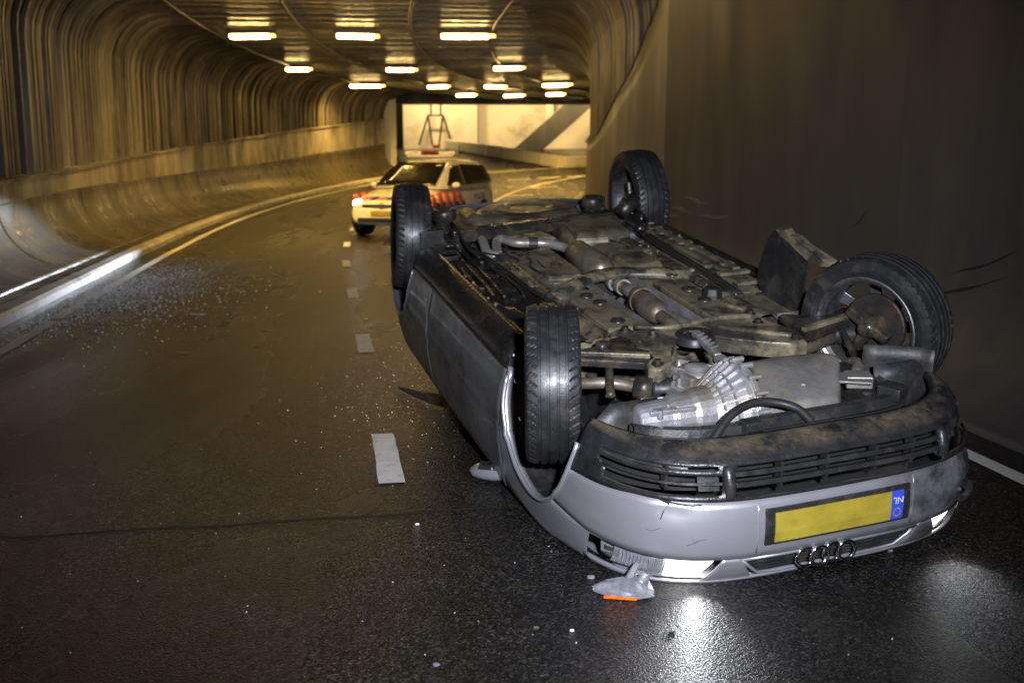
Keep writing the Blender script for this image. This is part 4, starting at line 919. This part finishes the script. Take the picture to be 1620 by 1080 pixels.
# torn wheel liner that stands up in front of the right wheel, and its metal tab
flap = [(.59, -.12), (.52, -.06), (.47, .03), (.43, .11), (.44, .18), (.52, .21), (.60, .235), (.72, .265), (.84, .29), (.86, .22), (.875, .15), (.88, .07), (.88, -.03), (.74, -.085)]
q = MB(); n = len(flap)
def fl(x, z, o): return (x, -.665+.05*math.sin((x-.4)*5)+.05*(z+.1)+o, z)
q.v = [fl(x, z, -.004) for x, z in flap]+[fl(x, z, .004) for x, z in flap]; q.f = [tuple(range(n)), tuple(range(n, 2*n))[::-1]]+[(k, (k+1) % n, n+(k+1) % n, n+k) for k in range(n)]
q.build('torn_liner', M['liner'], car, label='torn black wheel liner standing up beside the right front wheel')
tab = [(.595, -.125), (.68, -.14), (.72, -.125), (.78, -.125), (.84, -.10), (.90, -.085), (1.0, -.06), (1.0, -.04), (.95, -.03), (.87, -.04), (.74, -.085), (.64, -.105)]
q = MB(); n = len(tab); q.v = [fl(x, z, 0) for x, z in tab]+[(p[0], p[1]-.02, p[2]-.006) for p in [fl(x, z, -.02) for x, z in tab]]; q.f = [tuple(range(n)), tuple(range(n, 2*n))[::-1]]+[(k, (k+1) % n, n+(k+1) % n, n+k) for k in range(n)]
q.build('metal_tab', M['dusty'], car)
P = [[(1.50+.16*k/6, -.50-.22*math.sin(k/6*PI/2), z) for z in (.14, .20, .30, .40)] for k in range(7)]; MB().grid(P).build('torn_liner', M['liner'], car, smooth=True, solid=.005)

# ---- wheels: tyre with cut tread on a spoked rim
def tyre_mesh():
    R = .317; W_ = .205; N = 270
    half = [(-.5, .90), (-.515, .85), (-.505, .80), (-.47, .745), (-.44, .715)]; P = []
    tread = sorted(set([round(v, 4) for v in np.linspace(-.45, .45, 28)]+[gc+e for gc in (-.25, -.09, .09, .25) for e in (-.028, -.019, .019, .028)]))
    for i in range(N):
        a = 2*PI*i/N; row = [(u*W_, r*R) for u, r in half[::-1]]; row.append((-.478*W_, .952*R))
        for u in tread:
            r = R*(1-.032*(abs(u)/.45)**3); d = 0
            for gc in (-.25, -.09, .09, .25):
                if abs(u-gc) < .024: d = .009
            if abs(u) > .29 and (i+(2 if u > 0 else 0)+int(abs(u)*12)) % 5 == 0: d = max(d, .0035)
            row.append((u*W_, r-d))
        row.append((.478*W_, .952*R)); row += [(-u*W_, r*R) for u, r in half]
        P.append([(r*math.cos(a), h, r*math.sin(a)) for h, r in row])
    return P
TP = tyre_mesh()
def make_wheel(name):
    q = MB(); Rr = .227
    q.lathe([(Rr-.03, -.02), (Rr-.026, -.07), (Rr-.012, -.088), (Rr, -.098), (Rr+.008, -.094), (Rr+.006, -.08), (Rr-.006, -.07), (Rr-.014, -.02), (Rr-.010, .05), (Rr+.002, .08), (Rr+.008, .094), (Rr, .098), (Rr-.014, .088), (Rr-.024, .06), (Rr-.03, -.02)], (0, 0, 0), 'y', 48)
    for k in range(7):                                       # spokes, on the outer (+y) face
        a = 2*PI*k/7; c_, s_ = math.cos(a), math.sin(a); P = []
        for r, wd, y in ((.045, .030, .062), (.10, .024, .066), (.17, .024, .060), (.214, .032, .045)):
            P.append([(r*c_-s_*wd*e, y+t_, r*s_+c_*wd*e) for e, t_ in ((-1, -.012), (1, -.012), (.8, .012), (-.8, .012))])
        q.grid(P, closev=True)
    q.lathe([(.001, .072), (.03, .072), (.055, .066), (.06, .045), (.05, .03)], (0, 0, 0), 'y', 20)
    q.v = [tuple(p) for p in q.v]
    wl = q.build(name, M['rim'], None, smooth=False, bevel=.003)
    ty = MB().grid(TP, closeu=True).build('tyre', M['tyre'], wl, smooth=False)
    dsc = MB().lathe([(.03, -.005), (.135, -.005), (.14, .0), (.14, .016), (.135, .02), (.08, .022), (.07, .045), (.03, .05)], (0, 0, 0), 'y', 32).build('brake_disc', M['disc'], wl, smooth=False)
    cl = MB().box((.0, .0, .125), (.15, .075, .06)).build('brake_caliper', M['arm'], wl, bevel=.012)
    hub = MB().lathe([(.001, -.09), (.03, -.09), (.045, -.06), (.055, -.02), (.06, .0)], (0, 0, 0), 'y', 18).build('hub', M['arm'], wl, smooth=True)
    MB_k = MB(); MB_k.bar((-.10, -.04, .0), (.12, -.045, -.02), .05, .05); MB_k.bar((0, -.045, .0), (.0, -.05, .16), .05, .05); MB_k.build('knuckle', M['arm'], wl, bevel=.012)
    return wl
def wheel_copy(src):
    o = src.copy(); C.objects.link(o)
    for ch in src.children:
        c_ = ch.copy(); C.objects.link(c_); c_.parent = o
    return o
wh = make_wheel('wheel'); 
specs = [((1.2565, .757, .225), 19, 1, 0), ((1.25, -.735, .165), -25, -1, 0), ((-1.2565, .75, .205), 4, 1, -6), ((-1.2565, -.755, .105), 0, -1, -4)]
for k, (loc, steer, sgn, camb) in enumerate(specs):
    o = wh if k == 0 else wheel_copy(wh)
    o.parent = car; o.location = loc; o.rotation_euler = (math.radians(camb), .4*k, math.radians(steer) + (0 if sgn > 0 else PI))
    if k == 1: o['label'] = 'right front wheel twisted outward, showing its hub'

# door mirror crushed beside the car, still on the door
inv = CARI
def wpts(L): return [inv @ Vector(p) for p in L]
P = []
for t_, hw, hz in ((0, .010, .012), (.12, .040, .045), (.35, .052, .06), (.65, .056, .065), (.9, .05, .055), (1, .03, .03)):
    c_ = Vector((-.22, 5.36, .05)).lerp(Vector((-.01, 5.24, .065)), t_); P.append(wpts([c_+Vector((.35*hw*math.sin(a), hw*math.cos(a), hz*.75*math.sin(a))) for a in np.linspace(0, 2*PI, 13)[:-1]]))
q = MB().grid(P, closev=True); q.f += [tuple(range(12)), tuple(range(60, 72))]; mir = q.build('door_mirror', M['silver'], car, smooth=True, label='silver door mirror pressed onto the road')
def mir_pt(t_, a, k):
    hw, hz = .052*k, .060*k; c_ = Vector((-.22, 5.36, .05)).lerp(Vector((-.01, 5.24, .065)), t_); return c_+Vector((.35*hw*math.sin(a), hw*math.cos(a), hz*.75*math.sin(a)))
MB().grid([wpts([mir_pt(t_, a, 1.07) for a in np.linspace(1.25, 2.75, 5)]) for t_ in np.linspace(.16, .88, 6)]).build('mirror_inside', M['black'], mir)
MB().tube(wpts([mir_pt(.22, 2.2, 1.10), mir_pt(.5, 2.0, 1.13), mir_pt(.82, 2.3, 1.10)]), .006, 6).build('mirror_bracket', M['chrome'], mir, smooth=True)
MB().tube(wpts([mir_pt(.45, 1.35, 1.10), mir_pt(.52, 2.7, 1.10)]), .005, 6).build('mirror_bracket', M['shield'], mir, smooth=True)

# ------------------------------------------------------------------ loose pieces on the road
lm = empty('lamp_unit', 'clear corner lamp unit with an amber underside lying on the road by the bumper', 'lamp unit', (.43, 3.85, 0)); lm.rotation_euler = (0, 0, -.1)
P = []
for f_, hw, h in ((-1, .004, .006), (-.6, .035, .03), (-.1, .055, .05), (.4, .06, .06), (.8, .045, .04), (1, .02, .02)):
    x = f_*.115; P.append([(x, hw*math.cos(a)-.01*f_, .016+max(0, h*math.sin(a))) for a in np.linspace(-.2, PI+.2, 6)])
P = [[(p[0]+random.uniform(-.006, .006), p[1]+random.uniform(-.008, .008), max(.006, p[2]*.85+random.uniform(-.008, .008))) for p in r] for r in P]
q = MB().grid(P); q.build('lens', M['clear'], lm, smooth=False, solid=.004)
MB().prism([(-.118, 0), (-.05, -.052), (.05, -.064), (.105, -.04), (.12, .0), (.09, .045), (0, .058), (-.07, .04)], .004, .016).build('rim_flange', M['clear'], lm, bevel=.003)
MB().prism([(-.075, -.058), (.05, -.068), (.05, -.05), (-.07, -.04)], .003, .012).build('amber_edge', M['amber'], lm)
MB().tube([(.02, .02, .055), (.055, .035, .115)], [.016, .012], 10).build('bulb_socket', M['clear'], lm); MB().tube([(.06, 0, .04), (.085, .02, .075)], [.022, .02], 12).build('bulb_socket', M['clear'], lm)
q = MB(); P = [[(-.83, 7.54, .03), (-.832, 7.535, .012)], [(-.65, 7.28, .045), (-.68, 7.24, .012)], [(-.47, 7.08, .07), (-.52, 7.0, .012)], [(-.38, 6.98, .08), (-.43, 6.90, .02)]]
tag(q.grid(P).build('trim_strip', M['black'], solid=.008), 'thin black window trim strip sticking out from under the car', 'trim strip')
def shard(x, y, sx, sy, h, mat, label, rz=0.0):
    sx *= .75; sy *= .7; h *= .6; n = 7; poly = [((sx*(.7+.3*random.random()))*math.cos(2*PI*k/n), (sy*(.7+.3*random.random()))*math.sin(2*PI*k/n)) for k in range(n)]
    o = MB().prism(poly, h, 0, h*.3).build('debris', mat, loc=(x, y, g(y)+.001)); o.rotation_euler = (0, 0, rz); return tag(o, label, 'debris')
random.seed(3)
shard(.086, 3.539, .018, .012, .012, M['dusty'], 'pale beige chip on the road in the foreground, left of another chip')
shard(.213, 3.518, .012, .010, .012, M['white'], 'small white chip on the road in the foreground, right of the beige chip')
shard(-.435, 4.632, .014, .010, .012, M['white'], 'white chip on the road just below the long joint')
shard(.566, 3.508, .02, .012, .008, M['black'], 'dark flat chip on the road in the headlamp reflection')
shard(-.251, 3.26, .018, .014, .010, M['clear'], 'clear plastic chip at the bottom edge of the road view')
shard(.316, 4.004, .025, .016, .018, M['clear'], 'clear plastic piece left of the corner lamp unit')
shard(-3.418, 11.408, .14, .05, .03, M['clear'], 'long pale flat fragment on the left lane below the broken glass', .1)
shard(-5.53, 18.1, .14, .03, .02, M['clear'], 'thin pale fragment on the left lane beyond the broken glass', .7)
shard(-4.3, 17.9, .16, .10, .02, M['clear'], 'wide pale fragment on the left lane beyond the broken glass', .3)
shard(1.62, 4.3, .02, .012, .012, M['clear'], 'small clear chip near the right headlamp reflection')
# scattered glass: too many grains to count
def glass_field(name, spots, label):
    v = []; f = []
    for (x, y, r) in spots:
        z = g(y) if name == 'broken_glass' else .125
        o = len(v); a0 = rng.uniform(0, 6.28); hh = r*rng.uniform(.5, 1.3)
        tilt = rng.normal(0, .5, 2)
        for k in range(4): a = a0+k*PI/2; dx, dy = r*math.cos(a), r*math.sin(a); v.append((x+dx, y+dy, z+.002+max(0, hh*.4+dx*tilt[0]+dy*tilt[1])))
        for k in range(4): a = a0+k*PI/2; dx, dy = r*.9*math.cos(a), r*.9*math.sin(a); v.append((x+dx, y+dy, z+.002+max(.001, hh+dx*tilt[0]+dy*tilt[1])))
        f += [(o+4, o+5, o+6, o+7)]+[(o+k, o+(k+1) % 4, o+4+(k+1) % 4, o+4+k) for k in range(4)]
    q = MB(); q.v = v; q.f = f; me = bpy.data.meshes.new(name); me.from_pydata(v, [], f); me.materials.append(M['glassbits']); o = bpy.data.objects.new(name, me); C.objects.link(o)
    o['kind'] = 'stuff'; o['label'] = label; return o
sp = []
for k in range(9500):
    s = rng.normal(9.0, 1.5); lat = 3.45-abs(rng.normal(0, .95))*(.5+.5*rng.random())-.18*max(0, s-8.5)*rng.random()
    if lat < -.2 or s < 2: continue
    p = at(s, lat); sp.append((p.x, p.y, rng.uniform(.003, .007) if rng.random() < .93 else rng.uniform(.008, .014)))
for k in range(500):
    sp.append((rng.uniform(-5, 1.5), rng.uniform(3.2, 11), rng.uniform(.001, .004)))
for k in range(240):
    sp.append((rng.normal(-.75, .30), rng.normal(7.8, 1.1), rng.uniform(.002, .005)))
glass_field('broken_glass', sp, 'crumbs of broken window glass strewn over the left lane')
sp = []
for k in range(160):
    p = at(rng.normal(8.6, 1.7), rng.uniform(3.8, 4.15)); sp.append((p.x, p.y, rng.uniform(.003, .007)))
glass_field('glass_on_walkway', sp, 'crumbs of broken glass on the strip behind the kerb')

# ------------------------------------------------------------------ the police car
pc = empty('police_car', 'white police car with orange and blue stripes, headlamps on, parked across the lane', 'car', (-1.95, 24.2, g(24.2)))
PH = math.atan2(-.94, -.345); pc.rotation_euler = (0, 0, PH)
L2, W2 = 2.2, .895
st = [(-2.20, .38, .85, .66), (-2.17, .30, 1.02, .80), (-2.0, .24, 1.06, .87), (-1.4, .22, 1.06, .895), (-.4, .21, 1.04, .897), (.6, .21, 1.02, .896), (1.05, .21, 1.01, .89), (1.45, .22, .94, .88), (1.85, .23, .84, .85), (2.05, .24, .76, .80), (2.16, .26, .68, .73), (2.21, .30, .58, .64)]
P = []
for x, zb, zt, hw in st:
    row = []; n = 20
    for k in range(n):
        a = 2*PI*k/n; c_, s_ = math.cos(a), math.sin(a); e = .42
        row.append((x, hw*math.copysign(abs(c_)**e, c_), (zb+zt)/2+(zt-zb)/2*math.copysign(abs(s_)**e, s_)))
    P.append(row)
q = MB().grid(P, closev=True); q.f += [tuple(range(20)), tuple(range(11*20, 12*20))]; q.build('body', M['pwhite'], pc, smooth=True, subsurf=1)
P = []
for x, z, hw, zb, hb in ((1.12, 1.02, .70, .98, .80), (.85, 1.17, .70, .98, .85), (.45, 1.40, .67, .98, .87), (.10, 1.56, .64, .98, .87), (-.25, 1.62, .64, .98, .87), (-1.0, 1.645, .64, .98, .87), (-1.65, 1.62, .63, .98, .86), (-1.95, 1.52, .62, .98, .84), (-2.12, 1.15, .66, .98, .80)):
    P.append([(x, -hb, zb), (x, -hw-.02, max(zb+.01, z-.07)), (x, -hw+.08, z-.01), (x, 0, z+.012), (x, hw-.08, z-.01), (x, hw+.02, max(zb+.01, z-.07)), (x, hb, zb)])
MB().grid(P).build('cabin', M['pwhite'], pc, smooth=True, subsurf=1)
def quad(name, pts, mat, par=pc, solid=.008, n=5):
    a, b_, c_, d = [Vector(p) for p in pts]; PP = [[a.lerp(b_, i/n).lerp(d.lerp(c_, i/n), j/n) for j in range(n+1)] for i in range(n+1)]; return MB().grid(PP).build(name, mat, par, smooth=True, solid=solid)
quad('windscreen', [(1.06, -.70, 1.07), (1.06, .70, 1.07), (.20, .585, 1.545), (.20, -.585, 1.545)], M['pglass'], solid=.03)
for sg in (1, -1):
    quad('side_window', [(.78, sg*.870, 1.05), (-.18, sg*.885, 1.06), (-.18, sg*.700, 1.50), (.24, sg*.705, 1.46)], M['pglass'], solid=.02)
    quad('side_window', [(-.26, sg*.885, 1.06), (-1.92, sg*.862, 1.10), (-1.74, sg*.690, 1.49), (-.26, sg*.700, 1.51)], M['pglass'], solid=.02)
    q = MB(); q.lathe([(.001, .05), (.06, .045), (.09, .01), (.10, -.04), (.001, -.045)], (.62, sg*1.0, 1.06), 'x', 14, squash=.7); q.build('door_mirror', M['pwhite'], pc, smooth=True)
    h = MB().lathe([(.001, .03), (.05, .028), (.09, .0), (.10, -.08)], (2.08, sg*.66, .70), 'x', 16, squash=.85).build('headlamp', M['pxenon'], pc, smooth=True)
    MB().lathe([(.001, .02), (.05, .018), (.055, -.05)], (2.15, sg*.62, .36), 'x', 12).build('fog_lamp', M['clear'], pc, smooth=True)
    for k in range(5):
        x0 = 1.62-.36*k; yb = sg*(.903 if k > 0 else .898)
        quad('orange_stripe', [(x0-.06, yb, .57), (x0-.27, yb+sg*.001, .57), (x0-.04, yb, .93-.03*(k == 0)), (x0+.18, yb-sg*.004, .91-.05*(k == 0))], M['porange'], solid=.006, n=2)
        quad('blue_stripe', [(x0-.22, yb, .58), (x0-.36, yb, .58), (x0-.28, yb+sg*.001, .71), (x0-.15, yb+sg*.001, .71)], M['pblue'], solid=.006, n=2)
    quad('door_handle', [(-.05, sg*.915, .90), (-.22, sg*.915, .90), (-.22, sg*.915, .93), (-.05, sg*.915, .93)], M['pwhite'], solid=.02, n=1)
mt = Matrix.Translation((-1.0, .912, .78)) @ Matrix.Rotation(PI, 4, 'Z') @ Matrix.Rotation(PI/2, 4, 'X')
text_mesh('door_lettering', 'POLITIE', .20, M['pblue'], pc, mt, .002)
for k in range(4):
    f_ = -.62+.2*k+.02; quad('bonnet_stripe', [(2.02, f_, .785), (2.02, f_+.15, .785), (1.93, f_+.22, .835), (1.93, f_+.07, .835)], M['porange'] if k % 2 == 0 else M['pblue'], solid=.02, n=2)
    f_ = .10+.15*k; quad('bonnet_stripe', [(2.02, f_, .785), (2.02, f_+.11, .785), (1.93, f_+.18, .835), (1.93, f_+.07, .835)], M['porange'] if k % 2 else M['pblue'], solid=.02, n=2)
MB().box((2.165, 0, .655), (.10, .92, .055)).build('upper_grille', M['black'], pc, bevel=.01)
MB().lathe([(.05, .01), (.062, .016), (.066, .0)], (2.22, 0, .66), 'x', 20).build('front_badge', M['chrome'], pc, smooth=True)
MB().box((2.17, 0, .36), (.11, 1.15, .10)).build('lower_grille', M['black'], pc, bevel=.02)
MB().box((2.215, 0, .50), (.03, .52, .11)).build('licence_plate', M['yellow'], pc, bevel=.004); MB().box((2.216, .235, .50), (.032, .05, .11)).build('country_band', M['pblue'], pc)
MB().box((-.35, 0, 1.70), (.30, 1.15, .05)).build('bar_base', M['pwhite'], pc, bevel=.02)
for y, m_ in ((-.42, M['pwhite']), (0, M['pred']), (.42, M['pwhite'])): MB().box((-.35, y, 1.765), (.28, .40, .085)).build('light_bar_lens', m_, pc, bevel=.02)
MB().tube([(-1.1, .35, 1.65), (-1.12, .35, 1.95)], .012, 6).build('aerial', M['rubber'], pc)
w0 = None
for x, sg in ((1.38, 1), (1.38, -1), (-1.30, 1), (-1.30, -1)):
    MB().lathe([(.33, -.10), (.365, -.06), (.365, .002), (.33, .004), (.001, .0)], (x, sg*.885, .34), 'y', 26).build('wheel_arch', M['void'], pc)
    if w0 is None:
        q = MB().lathe([(.001, .09), (.06, .10), (.16, .085), (.20, .10), (.21, .09), (.21, -.08)], (0, 0, 0), 'y', 22); w0 = q.build('wheel', M['rim'], pc); MB().lathe([(.21, .095), (.26, .108), (.305, .10), (.318, .08), (.318, -.08), (.30, -.10), (.21, -.09)], (0, 0, 0), 'y', 32).build('tyre', M['tyre'], w0, smooth=True); o = w0
    else: o = wheel_copy(w0); o.parent = pc
    o.location = (x, sg*.82, .318); o.rotation_euler = (0, 0, 0 if sg > 0 else PI)
# its headlamp beams
rot = Matrix.Rotation(PH, 3, 'Z'); base = Vector(pc.location)
for sg in (1, -1):
    p = base+rot @ Vector((2.30, sg*.66, .70)); tgt = (-6.6+sg*.3, 15.4, .28); o = lamp('police_headlight', 'SPOT', p, 3800, (.80, .88, 1.0), tgt, size=.06, angle=14, blend=1.0)
    o.scale = (3.0, 1, 1)                                            # a dipped beam is wide and flat
